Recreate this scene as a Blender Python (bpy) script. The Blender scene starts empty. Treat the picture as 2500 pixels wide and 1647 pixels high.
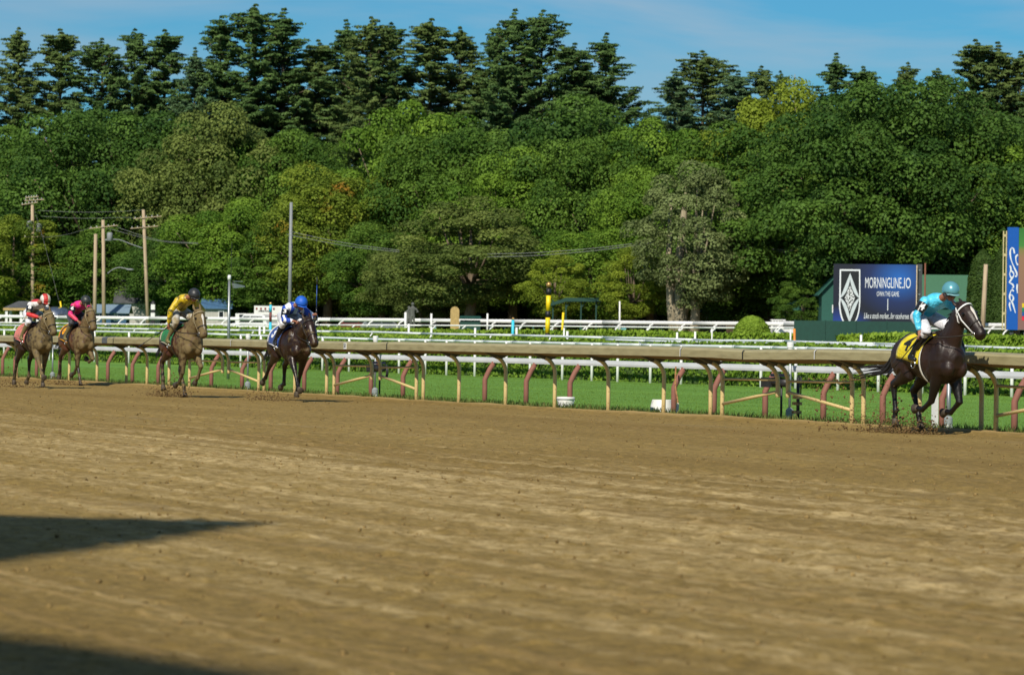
import bpy, bmesh, math, random
import numpy as np
from mathutils import Vector, Matrix

# ------------------------------------------------------------------ camera, world, sun, exposure
scene = bpy.context.scene
COL = scene.collection
F = 9000.0                      # focal length in photograph pixels (2500 wide)
CAMH = 1.3
ROLL = math.atan(0.0128)
cam_d = bpy.data.cameras.new("camera")
cam_d.sensor_width = 36.0
cam_d.lens = 36.0 * F / 2500.0
cam_d.clip_start = 0.5
cam_d.clip_end = 6000.0
cam_d.dof.use_dof = True
cam_d.dof.focus_distance = 66.0
cam_d.dof.aperture_fstop = 5.0
cam = bpy.data.objects.new("camera", cam_d)
COL.objects.link(cam)
cr, sr = math.cos(ROLL), math.sin(ROLL)
cam.matrix_world = Matrix(((cr, -sr, 0, 0), (0, 0, -1, 0), (sr, cr, 0, CAMH), (0, 0, 0, 1)))
scene.camera = cam

SUN_EL = math.radians(41.0)
SUN_H = Vector((0.34, 0.94, 0)).normalized()        # direction in which shadows fall
world = bpy.data.worlds.new("World")
scene.world = world
world.use_nodes = True
wn, wl = world.node_tree.nodes, world.node_tree.links
wn.clear()
w_out = wn.new("ShaderNodeOutputWorld")
w_bg = wn.new("ShaderNodeBackground")
w_sky = wn.new("ShaderNodeTexSky")
w_sky.sky_type = 'NISHITA'
w_sky.sun_disc = False
w_sky.sun_elevation = SUN_EL
w_sky.sun_rotation = math.atan2(-SUN_H.x, -SUN_H.y)
w_sky.air_density = 1.0
w_sky.dust_density = 0.0
w_sky.ozone_density = 4.0
w_bg.inputs[1].default_value = 0.05
# thin streaky cloud mixed over the clear sky, everywhere on the dome
w_tc = wn.new("ShaderNodeTexCoord")
w_map = wn.new("ShaderNodeMapping"); w_map.inputs[3].default_value = (5.0, 5.0, 24.0)
w_map.inputs[1].default_value = (3.4, 1.2, 0.9)
w_noise = wn.new("ShaderNodeTexNoise"); w_noise.inputs["Scale"].default_value = 1.6
w_noise.inputs["Detail"].default_value = 6.0; w_noise.inputs["Roughness"].default_value = 0.52
w_noise.inputs["Distortion"].default_value = 0.6
w_ramp = wn.new("ShaderNodeValToRGB")
w_ramp.color_ramp.elements[0].position = 0.40; w_ramp.color_ramp.elements[0].color = (0, 0, 0, 1)
w_ramp.color_ramp.elements[1].position = 0.68; w_ramp.color_ramp.elements[1].color = (0.60, 0.60, 0.60, 1)
w_mix = wn.new("ShaderNodeMixRGB")
w_mix.inputs[2].default_value = (8.2, 9.8, 11.5, 1)
w_tint = wn.new("ShaderNodeMixRGB"); w_tint.blend_type = 'MULTIPLY'; w_tint.inputs[0].default_value = 1.0
w_tint.inputs[2].default_value = (0.42, 1.08, 1.45, 1)
wl.new(w_tc.outputs["Generated"], w_map.inputs[0]); wl.new(w_map.outputs[0], w_noise.inputs["Vector"])
wl.new(w_noise.outputs[0], w_ramp.inputs[0]); wl.new(w_ramp.outputs[0], w_mix.inputs[0])
wl.new(w_sky.outputs[0], w_tint.inputs[1]); wl.new(w_tint.outputs[0], w_mix.inputs[1])
wl.new(w_mix.outputs[0], w_bg.inputs[0]); wl.new(w_bg.outputs[0], w_out.inputs[0])

sun_d = bpy.data.lights.new("sun", 'SUN')
sun_d.energy = 5.0
sun_d.angle = math.radians(0.53)
sun_d.color = (1.0, 0.93, 0.80)
sun = bpy.data.objects.new("sun", sun_d)
COL.objects.link(sun)
sun.location = (-20, -60, 60)
sd = Vector((SUN_H.x * math.cos(SUN_EL), SUN_H.y * math.cos(SUN_EL), -math.sin(SUN_EL)))
sun.rotation_euler = sd.to_track_quat('-Z', 'Y').to_euler()

vs = scene.view_settings
vs.view_transform = 'Standard'
vs.look = 'None'
vs.gamma = 1.0
vs.exposure = 0.0
vs.use_curve_mapping = False
scene.cycles.max_bounces = 6
scene.cycles.diffuse_bounces = 1
scene.cycles.transparent_max_bounces = 6
scene.cycles.use_denoising = True

# ------------------------------------------------------------------ frame of the track: t along the rail, n across it
A = math.radians(23.3)
TV = (math.sin(A), -math.cos(A)); NV = (math.cos(A), math.sin(A))
ROT = math.atan2(TV[1], TV[0])

def ray(x, y=823.5):
    xr, yr = x - 1250.0, 823.5 - y
    return (xr * cr - yr * sr) / F, (xr * sr + yr * cr) / F
def on_n(x, y, n):
    """point of the sight line through photo pixel (x, y) on the upright plane n: (t, n, z)"""
    u, v = ray(x, y)
    d = n / (u * NV[0] + NV[1])
    return (d * (u * TV[0] + TV[1]), n, CAMH + v * d)
def at_d(x, y, d):
    """the same at depth d, in world axes"""
    u, v = ray(x, y)
    return Vector((u * d, d, CAMH + v * d))
def on_g(x, y, z=0.0):
    u, v = ray(x, y)
    d = (z - CAMH) / v
    return Vector((u * d, d, z))
def w2t(p):
    return (p[0] * TV[0] + p[1] * TV[1], p[0] * NV[0] + p[1] * NV[1], p[2])
def t2w(p):
    return Vector((p[0] * TV[0] + p[1] * NV[0], p[0] * TV[1] + p[1] * NV[1], p[2]))
def sstep(a, b, x):
    x = min(1, max(0, (x - a) / (b - a))); return x * x * (3 - 2 * x)
def terrain(n):
    return -0.06 * sstep(27.3, 29.0, n) + 0.06 * sstep(40, 46, n) + 1.0 * sstep(50, 86, n) + 0.3 * sstep(86, 112, n)
def tz(p):
    return terrain(p[0] * NV[0] + p[1] * NV[1])

# ------------------------------------------------------------------ materials
def lin(c):
    return tuple((v / 255.0 / 12.92) if v / 255.0 <= 0.04045 else ((v / 255.0 + 0.055) / 1.055) ** 2.4 for v in c) + (1,)
MATS = {}
def mat(name, col, rough=0.6, metal=0.0, var=0.12, scale=6.0, bump=0.0, bscale=40.0, coat=0.0, spec=0.5, col2=None, mapscale=None, lo=0.35, hi=0.65, detail=4.0, bdist=0.02):
    if name in MATS: return MATS[name]
    m = bpy.data.materials.new(name); m.use_nodes = True
    N, L = m.node_tree.nodes, m.node_tree.links
    b = N["Principled BSDF"]
    b.inputs["Roughness"].default_value = rough
    b.inputs["Metallic"].default_value = metal
    b.inputs["Specular IOR Level"].default_value = spec
    if coat: b.inputs["Coat Weight"].default_value = coat
    c = col if len(col) == 4 else tuple(col) + (1,)
    if col2 is None:
        col2 = tuple(min(1, v * (1 + var)) for v in c[:3]) + (1,); c1 = tuple(v * (1 - var) for v in c[:3]) + (1,)
    else:
        c1 = c; col2 = col2 if len(col2) == 4 else tuple(col2) + (1,)
    tc = N.new("ShaderNodeTexCoord"); mp = N.new("ShaderNodeMapping")
    L.new(tc.outputs["Object"], mp.inputs[0])
    if mapscale: mp.inputs[3].default_value = mapscale
    nz = N.new("ShaderNodeTexNoise"); nz.inputs["Scale"].default_value = scale; nz.inputs["Detail"].default_value = detail
    L.new(mp.outputs[0], nz.inputs["Vector"])
    rp = N.new("ShaderNodeValToRGB")
    rp.color_ramp.elements[0].position = lo; rp.color_ramp.elements[0].color = c1
    rp.color_ramp.elements[1].position = hi; rp.color_ramp.elements[1].color = col2
    L.new(nz.outputs[0], rp.inputs[0]); L.new(rp.outputs[0], b.inputs["Base Color"])
    if bump:
        nb = N.new("ShaderNodeTexNoise"); nb.inputs["Scale"].default_value = bscale; nb.inputs["Detail"].default_value = 5
        L.new(mp.outputs[0], nb.inputs["Vector"])
        bp = N.new("ShaderNodeBump"); bp.inputs["Strength"].default_value = bump; bp.inputs["Distance"].default_value = bdist
        L.new(nb.outputs[0], bp.inputs["Height"]); L.new(bp.outputs[0], b.inputs["Normal"])
    MATS[name] = m
    return m

def leaf_mat(name, dark, light, accent=None, acc_amt=0.0, rough=0.55, trans=0.3):
    m = bpy.data.materials.new(name); m.use_nodes = True
    N, L = m.node_tree.nodes, m.node_tree.links
    b = N["Principled BSDF"]; out = N["Material Output"]
    b.inputs["Roughness"].default_value = max(rough, 0.65); b.inputs["Specular IOR Level"].default_value = 0.2
    at = N.new("ShaderNodeAttribute"); at.attribute_name = "tint"
    rp = N.new("ShaderNodeValToRGB")
    rp.color_ramp.elements[0].position = 0.0; rp.color_ramp.elements[0].color = dark + (1,)
    rp.color_ramp.elements[1].position = 1.0; rp.color_ramp.elements[1].color = light + (1,)
    L.new(at.outputs["Fac"], rp.inputs[0])
    colout = rp.outputs[0]
    if accent:
        tc = N.new("ShaderNodeTexCoord"); nz = N.new("ShaderNodeTexNoise"); nz.inputs["Scale"].default_value = 0.35; nz.inputs["Detail"].default_value = 3
        L.new(tc.outputs["Object"], nz.inputs["Vector"])
        r2 = N.new("ShaderNodeValToRGB"); r2.color_ramp.elements[0].position = 0.62 - acc_amt; r2.color_ramp.elements[1].position = 0.72 - acc_amt
        L.new(nz.outputs[0], r2.inputs[0])
        mx = N.new("ShaderNodeMixRGB"); mx.inputs[2].default_value = accent + (1,)
        L.new(r2.outputs[0], mx.inputs[0]); L.new(colout, mx.inputs[1]); colout = mx.outputs[0]
    L.new(colout, b.inputs["Base Color"])
    tr = N.new("ShaderNodeBsdfTranslucent"); L.new(colout, tr.inputs[0])
    ms = N.new("ShaderNodeMixShader"); ms.inputs[0].default_value = trans
    L.new(b.outputs[0], ms.inputs[1]); L.new(tr.outputs[0], ms.inputs[2]); L.new(ms.outputs[0], out.inputs[0])
    MATS[name] = m
    return m

# ------------------------------------------------------------------ mesh helpers
def link(o, parent=None):
    COL.objects.link(o)
    if parent is not None: o.parent = parent
    return o
def np_mesh(name, V, faces_flat, sizes, smooth=False):
    me = bpy.data.meshes.new(name)
    V = np.asarray(V, dtype=np.float32).reshape(-1, 3)
    me.vertices.add(len(V)); me.vertices.foreach_set("co", V.ravel())
    ff = np.asarray(faces_flat, dtype=np.int32).ravel(); sz = np.asarray(sizes, dtype=np.int32)
    me.loops.add(len(ff)); me.loops.foreach_set("vertex_index", ff)
    me.polygons.add(len(sz))
    st = np.zeros(len(sz), dtype=np.int32); st[1:] = np.cumsum(sz)[:-1]
    me.polygons.foreach_set("loop_start", st)
    if smooth: me.polygons.foreach_set("use_smooth", np.ones(len(sz), dtype=bool))
    me.update(calc_edges=True)
    return me
def tag(o, label=None, cat=None, group=None, kind=None):
    if label: o["label"] = label
    if cat: o["category"] = cat
    if group: o["group"] = group
    if kind: o["kind"] = kind
    return o
def empty(name, loc=(0, 0, 0), rz=0.0, label=None, cat=None, group=None):
    o = bpy.data.objects.new(name, None); o.empty_display_size = 0.2
    COL.objects.link(o); o.location = loc; o.rotation_euler = (0, 0, rz)
    return tag(o, label, cat, group)

class MB:
    def __init__(s): s.v = []; s.f = []
    def add(s, vs_, fs_):
        o = len(s.v); s.v += [tuple(p) for p in vs_]; s.f += [tuple(i + o for i in q) for q in fs_]; return s
    def box(s, c, size, rz=0.0):
        cx, cy, cz = c; a, b, h = (k / 2 for k in size); ca, sa = math.cos(rz), math.sin(rz); P = []
        for z in (-h, h):
            for x, y in ((-a, -b), (a, -b), (a, b), (-a, b)):
                P.append((cx + x * ca - y * sa, cy + x * sa + y * ca, cz + z))
        return s.add(P, [(3, 2, 1, 0), (4, 5, 6, 7), (0, 1, 5, 4), (1, 2, 6, 5), (2, 3, 7, 6), (3, 0, 4, 7)])
    def loft(s, path, rw, rh=None, side=(0, 1, 0), sides=10, caps=True):
        path = [Vector(p) for p in path]; k = len(path)
        rw = [rw] * k if not hasattr(rw, '__len__') else rw
        rh = rw if rh is None else ([rh] * k if not hasattr(rh, '__len__') else rh)
        side = Vector(side); o = len(s.v); prev = None
        for i, p in enumerate(path):
            t = (path[min(i + 1, k - 1)] - path[max(i - 1, 0)])
            t = t.normalized() if t.length > 1e-9 else Vector((0, 0, 1))
            sd_ = side - t * side.dot(t)
            if sd_.length < 0.15:
                alt = prev if prev is not None else Vector((1, 0, 0.1)); sd_ = alt - t * alt.dot(t)
            sd_.normalize(); prev = sd_; up = t.cross(sd_)
            for j in range(sides):
                an = 2 * math.pi * j / sides
                s.v.append(tuple(p + sd_ * (rw[i] * math.cos(an)) + up * (rh[i] * math.sin(an))))
        for i in range(k - 1):
            for j in range(sides):
                a_, b_ = o + i * sides + j, o + i * sides + (j + 1) % sides
                s.f.append((a_, b_, b_ + sides, a_ + sides))
        if caps:
            s.f.append(tuple(o + j for j in reversed(range(sides))))
            s.f.append(tuple(o + (k - 1) * sides + j for j in range(sides)))
        return s
    def ball(s, c, r, nu=12, nv=8):
        r = (r, r, r) if not hasattr(r, '__len__') else r; o = len(s.v); c = Vector(c)
        s.v.append((c.x, c.y, c.z - r[2]))
        for i in range(1, nv):
            ph = -math.pi / 2 + math.pi * i / nv
            for j in range(nu):
                a_ = 2 * math.pi * j / nu
                s.v.append((c.x + r[0] * math.cos(ph) * math.cos(a_), c.y + r[1] * math.cos(ph) * math.sin(a_), c.z + r[2] * math.sin(ph)))
        s.v.append((c.x, c.y, c.z + r[2])); top = len(s.v) - 1
        for j in range(nu):
            s.f.append((o, o + 1 + (j + 1) % nu, o + 1 + j))
            s.f.append((top, o + 1 + (nv - 2) * nu + j, o + 1 + (nv - 2) * nu + (j + 1) % nu))
        for i in range(nv - 2):
            for j in range(nu):
                a_ = o + 1 + i * nu + j; b_ = o + 1 + i * nu + (j + 1) % nu
                s.f.append((a_, b_, b_ + nu, a_ + nu))
        return s
    def lathe(s, prof, c=(0, 0, 0), sides=16):
        o = len(s.v); k = len(prof)
        for r, z in prof:
            for j in range(sides):
                a_ = 2 * math.pi * j / sides; s.v.append((c[0] + r * math.cos(a_), c[1] + r * math.sin(a_), c[2] + z))
        for i in range(k - 1):
            for j in range(sides):
                a_, b_ = o + i * sides + j, o + i * sides + (j + 1) % sides
                s.f.append((a_, b_, b_ + sides, a_ + sides))
        s.f.append(tuple(o + j for j in reversed(range(sides)))); s.f.append(tuple(o + (k - 1) * sides + j for j in range(sides)))
        return s
    def prism(s, poly, axis_vec):
        k = len(poly); a_ = Vector(axis_vec)
        P = [Vector(p) for p in poly] + [Vector(p) + a_ for p in poly]
        fs = [tuple(reversed(range(k))), tuple(range(k, 2 * k))] + [(i, (i + 1) % k, (i + 1) % k + k, i + k) for i in range(k)]
        return s.add(P, fs)
    def mesh(s, name, smooth=False):
        me = bpy.data.meshes.new(name); me.from_pydata(s.v, [], s.f)
        if smooth: me.polygons.foreach_set("use_smooth", [True] * len(me.polygons))
        me.update()
        bm = bmesh.new(); bm.from_mesh(me); bmesh.ops.recalc_face_normals(bm, faces=bm.faces[:]); bm.to_mesh(me); bm.free()
        return me
    def build(s, name, m, parent=None, smooth=False, loc=None, rz=None):
        me = s.mesh(name, smooth)
        if m: me.materials.append(m)
        o = link(bpy.data.objects.new(name, me), parent)
        if loc is not None: o.location = loc
        if rz is not None: o.rotation_euler = (0, 0, rz)
        return o
    def remeshed(s, name, m, parent=None, voxel=0.014, smooth_it=5, extra=None):
        me = s.mesh(name + "_raw")
        o = bpy.data.objects.new(name + "_raw", me); COL.objects.link(o)
        md = o.modifiers.new("r", 'REMESH'); md.mode = 'VOXEL'; md.voxel_size = voxel; md.use_smooth_shade = True
        sm = o.modifiers.new("s", 'SMOOTH'); sm.factor = 0.5; sm.iterations = smooth_it
        dg = bpy.context.evaluated_depsgraph_get(); ev = o.evaluated_get(dg)
        new = bpy.data.meshes.new_from_object(ev); new.name = name
        bpy.data.objects.remove(o); bpy.data.meshes.remove(me)
        new.materials.clear(); new.materials.append(m)
        if extra is not None:
            bm = bmesh.new(); bm.from_mesh(new); e = extra.mesh("x", True); bm.from_mesh(e); bm.to_mesh(new); bm.free(); bpy.data.meshes.remove(e)
        new.polygons.foreach_set("use_smooth", [True] * len(new.polygons))
        return link(bpy.data.objects.new(name, new), parent)

def copy_tree(o, parent=None):
    c = o.copy(); COL.objects.link(c); c.parent = parent
    for ch in list(o.children): copy_tree(ch, c)
    return c
def catmull(pts, k=6):
    P = [Vector(p) for p in pts]; P = [P[0] * 2 - P[1]] + P + [P[-1] * 2 - P[-2]]; out = []
    for i in range(1, len(P) - 2):
        for j in range(k):
            t = j / k; a_, b_, c_, d_ = P[i - 1], P[i], P[i + 1], P[i + 2]
            out.append(0.5 * ((2 * b_) + (c_ - a_) * t + (2 * a_ - 5 * b_ + 4 * c_ - d_) * t * t + (3 * b_ - a_ - 3 * c_ + d_) * t ** 3))
    out.append(P[-2]); return out
def text_mesh(body, size=1.0, shear=0.0, sx=1.0, bold=0.0, extrude=0.0):
    cu = bpy.data.curves.new("t", 'FONT'); cu.body = body; cu.size = size; cu.shear = shear; cu.align_x = 'CENTER'; cu.align_y = 'CENTER'
    cu.offset = bold; cu.extrude = extrude; cu.resolution_u = 3
    o = bpy.data.objects.new("t", cu); COL.objects.link(o)
    me = bpy.data.meshes.new_from_object(o.evaluated_get(bpy.context.evaluated_depsgraph_get()))
    V = [(v.co.x * sx, v.co.y, v.co.z) for v in me.vertices]; Fc = [tuple(p.vertices) for p in me.polygons]
    bpy.data.objects.remove(o); bpy.data.curves.remove(cu); bpy.data.meshes.remove(me)
    return V, Fc
def fbm(x, y, seed, octv=4, base=1.0):
    """value noise on arrays"""
    rs = np.random.RandomState(seed); T_ = rs.rand(256, 256).astype(np.float32); out = np.zeros_like(x, dtype=np.float32); amp, fr, tot = 1.0, base, 0.0
    for _ in range(octv):
        X, Y = x * fr, y * fr; xi, yi = np.floor(X).astype(int), np.floor(Y).astype(int); fx, fy = X - xi, Y - yi
        fx = fx * fx * (3 - 2 * fx); fy = fy * fy * (3 - 2 * fy)
        g = lambda a_, b_: T_[a_ & 255, b_ & 255]
        out += amp * ((g(xi, yi) * (1 - fx) + g(xi + 1, yi) * fx) * (1 - fy) + (g(xi, yi + 1) * (1 - fx) + g(xi + 1, yi + 1) * fx) * fy)
        tot += amp; amp *= 0.5; fr *= 2.03
    return out / tot

def leaf_cloud(name, C, Nn, su, sv, tint, rs, tri=False):
    """many small leaf faces: centres C, facing Nn, half sizes su, sv, one tint value each"""
    n = len(C)
    Nn = Nn / (np.linalg.norm(Nn, axis=1, keepdims=True) + 1e-9)
    R = rs.normal(size=(n, 3)); U = np.cross(Nn, R); U /= (np.linalg.norm(U, axis=1, keepdims=True) + 1e-9); W = np.cross(Nn, U)
    su = su[:, None]; sv = sv[:, None]
    V = np.empty((n, 4, 3), dtype=np.float32)
    V[:, 0] = C - U * su; V[:, 1] = C - W * sv + Nn * su * 0.15; V[:, 2] = C + U * su; V[:, 3] = C + W * sv + Nn * su * 0.15
    me = np_mesh(name, V, np.arange(4 * n), np.full(n, 4))
    at = me.attributes.new("tint", 'FLOAT', 'FACE'); at.data.foreach_set("value", np.asarray(tint, dtype=np.float32))
    return me

# ------------------------------------------------------------------ ground, dirt track, turf
def struct(name, me, m, rz=ROT):
    o = link(bpy.data.objects.new(name, me)); o.rotation_euler = (0, 0, rz); o["kind"] = "structure"; me.materials.append(m); return o

def dirt_material():
    m = bpy.data.materials.new("track_dirt"); m.use_nodes = True
    N, L = m.node_tree.nodes, m.node_tree.links; b = N["Principled BSDF"]
    b.inputs["Roughness"].default_value = 0.95; b.inputs["Specular IOR Level"].default_value = 0.15
    tc = N.new("ShaderNodeTexCoord")
    def noise(scale, mp, detail=5, rough=0.55, dist=0.0):
        q = N.new("ShaderNodeMapping"); q.inputs[3].default_value = mp; L.new(tc.outputs["Object"], q.inputs[0])
        z = N.new("ShaderNodeTexNoise"); z.inputs["Scale"].default_value = scale; z.inputs["Detail"].default_value = detail; z.inputs["Roughness"].default_value = rough; z.inputs["Distortion"].default_value = dist
        L.new(q.outputs[0], z.inputs["Vector"]); return z.outputs[0]
    def ramp(src, p0, p1, c0=(0, 0, 0, 1), c1=(1, 1, 1, 1)):
        r = N.new("ShaderNodeValToRGB"); r.color_ramp.elements[0].position = p0; r.color_ramp.elements[0].color = c0
        r.color_ramp.elements[1].position = p1; r.color_ramp.elements[1].color = c1; L.new(src, r.inputs[0]); return r.outputs[0]
    def mix(fac, a_, b_, bt='MIX'):
        x = N.new("ShaderNodeMixRGB"); x.blend_type = bt
        for s_, v in ((x.inputs[0], fac), (x.inputs[1], a_), (x.inputs[2], b_)):
            if hasattr(v, 'is_linked'): L.new(v, s_)
            else: s_.default_value = v
        return x.outputs[0]
    broad = ramp(noise(1.0, (0.05, 0.35, 1), 3), 0.35, 0.7, lin((135, 112, 62)), lin((153, 130, 76)))
    fine = ramp(noise(9.0, (0.7, 1, 1), 8, 0.75), 0.3, 0.72, (0.52, 0.52, 0.52, 1), (1.38, 1.36, 1.32, 1))
    c = mix(1.0, broad, fine, 'MULTIPLY')
    # dry pale sand lying in streaks along the harrow lines
    st = noise(1.0, (0.075, 1.9, 1), 7, 0.66, 0.25)
    st2 = noise(5.0, (0.6, 1.2, 1), 6, 0.7)
    ad = N.new("ShaderNodeMath"); ad.operation = 'MULTIPLY_ADD'; L.new(st, ad.inputs[0]); ad.inputs[1].default_value = 0.62
    m2 = N.new("ShaderNodeMath"); m2.operation = 'MULTIPLY'; L.new(st2, m2.inputs[0]); m2.inputs[1].default_value = 0.38; L.new(m2.outputs[0], ad.inputs[2])
    sx = N.new("ShaderNodeSeparateXYZ"); L.new(tc.outputs["Object"], sx.inputs[0])
    bq = N.new("ShaderNodeMath"); bq.operation = 'DIVIDE'; L.new(sx.outputs[1], bq.inputs[0]); bq.inputs[1].default_value = 27.0      # the dry belt lies across the middle of the track
    br = N.new("ShaderNodeValToRGB"); cr2 = br.color_ramp
    for p_, v_ in ((0.22, 0.44), (0.34, 0.52), (0.48, 0.55), (0.60, 0.44), (0.74, 0.40)): e_ = cr2.elements.new(p_); e_.color = (v_, v_, v_, 1)
    cr2.elements[0].color = (0.46, 0.46, 0.46, 1); cr2.elements[-1].color = (0.38, 0.38, 0.38, 1)
    L.new(bq.outputs[0], br.inputs[0])
    ad3 = N.new("ShaderNodeMath"); ad3.operation = 'ADD'; L.new(ad.outputs[0], ad3.inputs[0]); L.new(br.outputs[0], ad3.inputs[1])
    ad2 = N.new("ShaderNodeMath"); ad2.operation = 'SUBTRACT'; L.new(ad3.outputs[0], ad2.inputs[0]); ad2.inputs[1].default_value = 0.5
    sand0 = ramp(ad2.outputs[0], 0.47, 0.60)
    gran = ramp(noise(8.0, (0.6, 1, 1), 7, 0.78), 0.40, 0.56)
    sm_ = N.new('ShaderNodeMath'); sm_.operation = 'MULTIPLY'; L.new(sand0, sm_.inputs[0]); L.new(gran, sm_.inputs[1]); sand = sm_.outputs[0]
    c = mix(sand, c, lin((198, 173, 121)))
    # thin raked lines
    rk = ramp(noise(1.0, (0.03, 9.0, 1), 3), 0.56, 0.68)
    rkm = N.new("ShaderNodeMath"); rkm.operation = 'MULTIPLY'; L.new(rk, rkm.inputs[0]); rkm.inputs[1].default_value = 0.35
    c = mix(rkm.outputs[0], c, lin((182, 150, 96)))
    # damp grey-brown patches
    dp = ramp(noise(1.0, (0.25, 0.8, 1), 4), 0.60, 0.74)
    dpm = N.new("ShaderNodeMath"); dpm.operation = 'MULTIPLY'; L.new(dp, dpm.inputs[0]); dpm.inputs[1].default_value = 0.45
    c = mix(dpm.outputs[0], c, lin((134, 116, 84)))
    # clods and pebbles
    ck = ramp(noise(20.0, (0.8, 1, 1), 4, 0.65), 0.60, 0.70)
    ckm = N.new("ShaderNodeMath"); ckm.operation = 'MULTIPLY'; L.new(ck, ckm.inputs[0]); ckm.inputs[1].default_value = 0.55
    c = mix(ckm.outputs[0], c, lin((98, 74, 42)))
    # sand lip under the rail
    lip = N.new("ShaderNodeMapRange"); L.new(sx.outputs[1], lip.inputs[0]); lip.inputs[1].default_value = 26.55; lip.inputs[2].default_value = 26.8
    lipn = N.new("ShaderNodeMath"); lipn.operation = 'MULTIPLY'; L.new(lip.outputs[0], lipn.inputs[0]); lipn.inputs[1].default_value = 0.6
    c = mix(lipn.outputs[0], c, lin((196, 166, 110)))
    L.new(c, b.inputs["Base Color"])
    h = noise(26.0, (0.8, 1, 1), 7, 0.75)
    bp = N.new("ShaderNodeBump"); bp.inputs["Strength"].default_value = 0.8; bp.inputs["Distance"].default_value = 0.03
    L.new(h, bp.inputs["Height"]); L.new(bp.outputs[0], b.inputs["Normal"])
    return m

def dirt_height(Tt, Nn):
    z = (fbm(Tt * 0.10, Nn * 2.4, 3, 4) - 0.5) * 0.040
    z += (fbm(Tt * 2.2, Nn * 3.2, 5, 5) - 0.5) * 0.020
    z += (fbm(Tt * 14, Nn * 15, 15, 3) - 0.5) * 0.040
    z += np.maximum(0, fbm(Tt * 5, Nn * 6, 9, 3) - 0.62) * 0.22
    z += (fbm(Tt * 0.08, Nn * 0.2, 12, 2) - 0.5) * 0.10
    amp = 0.18 + 0.36 * np.clip((25.0 - Nn) / 9.0, 0, 1)
    z = z * amp
    lip = np.clip((Nn - 26.3) / 0.45, 0, 1); lip = lip * lip * (3 - 2 * lip)
    z += lip * (0.035 + 0.05 * fbm(Tt * 0.8, Nn * 2, 21, 4)) * np.clip((27.35 - Nn) / 0.35, 0, 1)
    return z + 0.0

tt = [-7.0]
while tt[-1] > -120: tt.append(tt[-1] - max(0.035, 0.0036 * abs(tt[-1])))
while tt[-1] > -420: tt.append(tt[-1] - 6.0)
tt = [60, 30, 12, 0, -4] + tt
tt = np.array(tt); nn = np.concatenate([[-40, -12, -5, -3], np.arange(-2.0, 27.42, 0.062)])
TT, NN = np.meshgrid(tt, nn, indexing='ij')
Z = dirt_height(TT, NN)
V = np.stack([TT, NN, Z], -1).reshape(-1, 3)
a_, b_ = len(tt), len(nn); idx = np.arange(a_ * b_).reshape(a_, b_)
Q = np.stack([idx[:-1, :-1], idx[1:, :-1], idx[1:, 1:], idx[:-1, 1:]], -1).reshape(-1, 4)
track = struct("dirt_track", np_mesh("dirt_track", V, Q[:, ::-1], np.full(len(Q), 4), True), dirt_material())

def strip(ns, t0, t1, nt, dz):
    tl = np.linspace(t0, t1, nt); nl = np.array(ns)
    T_, N_ = np.meshgrid(tl, nl, indexing='ij'); Zz = np.vectorize(terrain)(N_) + dz
    V_ = np.stack([T_, N_, Zz], -1).reshape(-1, 3); i_ = np.arange(len(tl) * len(nl)).reshape(len(tl), len(nl))
    Q_ = np.stack([i_[:-1, :-1], i_[:-1, 1:], i_[1:, 1:], i_[1:, :-1]], -1).reshape(-1, 4)
    return np_mesh("s", V_, Q_[:, ::-1], np.full(len(Q_), 4), True)
ground = struct("ground", strip([-3000, -45, 26, 27.3, 29, 40, 46, 50] + list(np.linspace(54, 112, 20)) + [150, 400, 4000], -4000, 4000, 30, -0.12),
                mat("far_ground", lin((96, 104, 52)), 0.95, col2=lin((120, 104, 66)), scale=0.15, bump=0.4, bscale=3))
turf_m = mat("turf", lin((90, 128, 46)), 0.8, col2=lin((110, 150, 58)), scale=1.0, mapscale=(0.06, 0.9, 1), bump=0.7, bscale=18, spec=0.2, bdist=0.04, lo=0.3, hi=0.7)
turf = struct("turf_course", strip(list(np.linspace(27.2, 50, 24)), -420, 40, 60, 0.0), turf_m)
infield = struct("infield_lawn", strip(list(np.linspace(50.0, 112, 30)), -420, 60, 40, -0.01),
                 mat("infield_grass", lin((74, 112, 36)), 0.85, col2=lin((104, 140, 46)), scale=0.5, bump=0.6, bscale=9, spec=0.2))

# grass blades of the turf course, as far as they read
rs = np.random.RandomState(4)
def blades(name, cnt, nmin, nmax, tmin, tmax, hmin, hmax, width, rs, power=1.0):
    n_ = nmin + (nmax - nmin) * rs.rand(cnt) ** power; t_ = tmin + (tmax - tmin) * rs.rand(cnt)
    u_ = (t_ * TV[0] + n_ * NV[0]) / np.maximum(1, t_ * TV[1] + n_ * NV[1])
    keep = np.abs(u_) < 0.17; n_, t_ = n_[keep], t_[keep]; k = len(n_)
    base = np.stack([t_, n_, np.array([terrain(v) for v in n_]) - 0.01], -1)
    h = hmin + (hmax - hmin) * rs.rand(k); an = rs.rand(k) * 6.283; w = width * (0.6 + 0.8 * rs.rand(k))
    dx = np.stack([np.cos(an) * w, np.sin(an) * w, np.zeros(k)], -1)
    tip = base + np.stack([rs.normal(size=k) * h * 0.4, rs.normal(size=k) * h * 0.4, h], -1)
    V_ = np.stack([base - dx, base + dx, tip], 1)
    me = np_mesh(name, V_, np.arange(3 * k), np.full(k, 3))
    me.attributes.new("tint", 'FLOAT', 'FACE').data.foreach_set("value", rs.rand(k).astype(np.float32))
    return me
grass_m = leaf_mat("grass_blade", (0.085, 0.155, 0.018), (0.18, 0.275, 0.04), trans=0.25, rough=0.6)
g = blades("grass", 330000, 27.3, 47.5, -135, -30, 0.012, 0.032, 0.010, rs, 1.5)
o = link(bpy.data.objects.new("grass", g)); o.rotation_euler = (0, 0, ROT); g.materials.append(grass_m)
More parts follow.
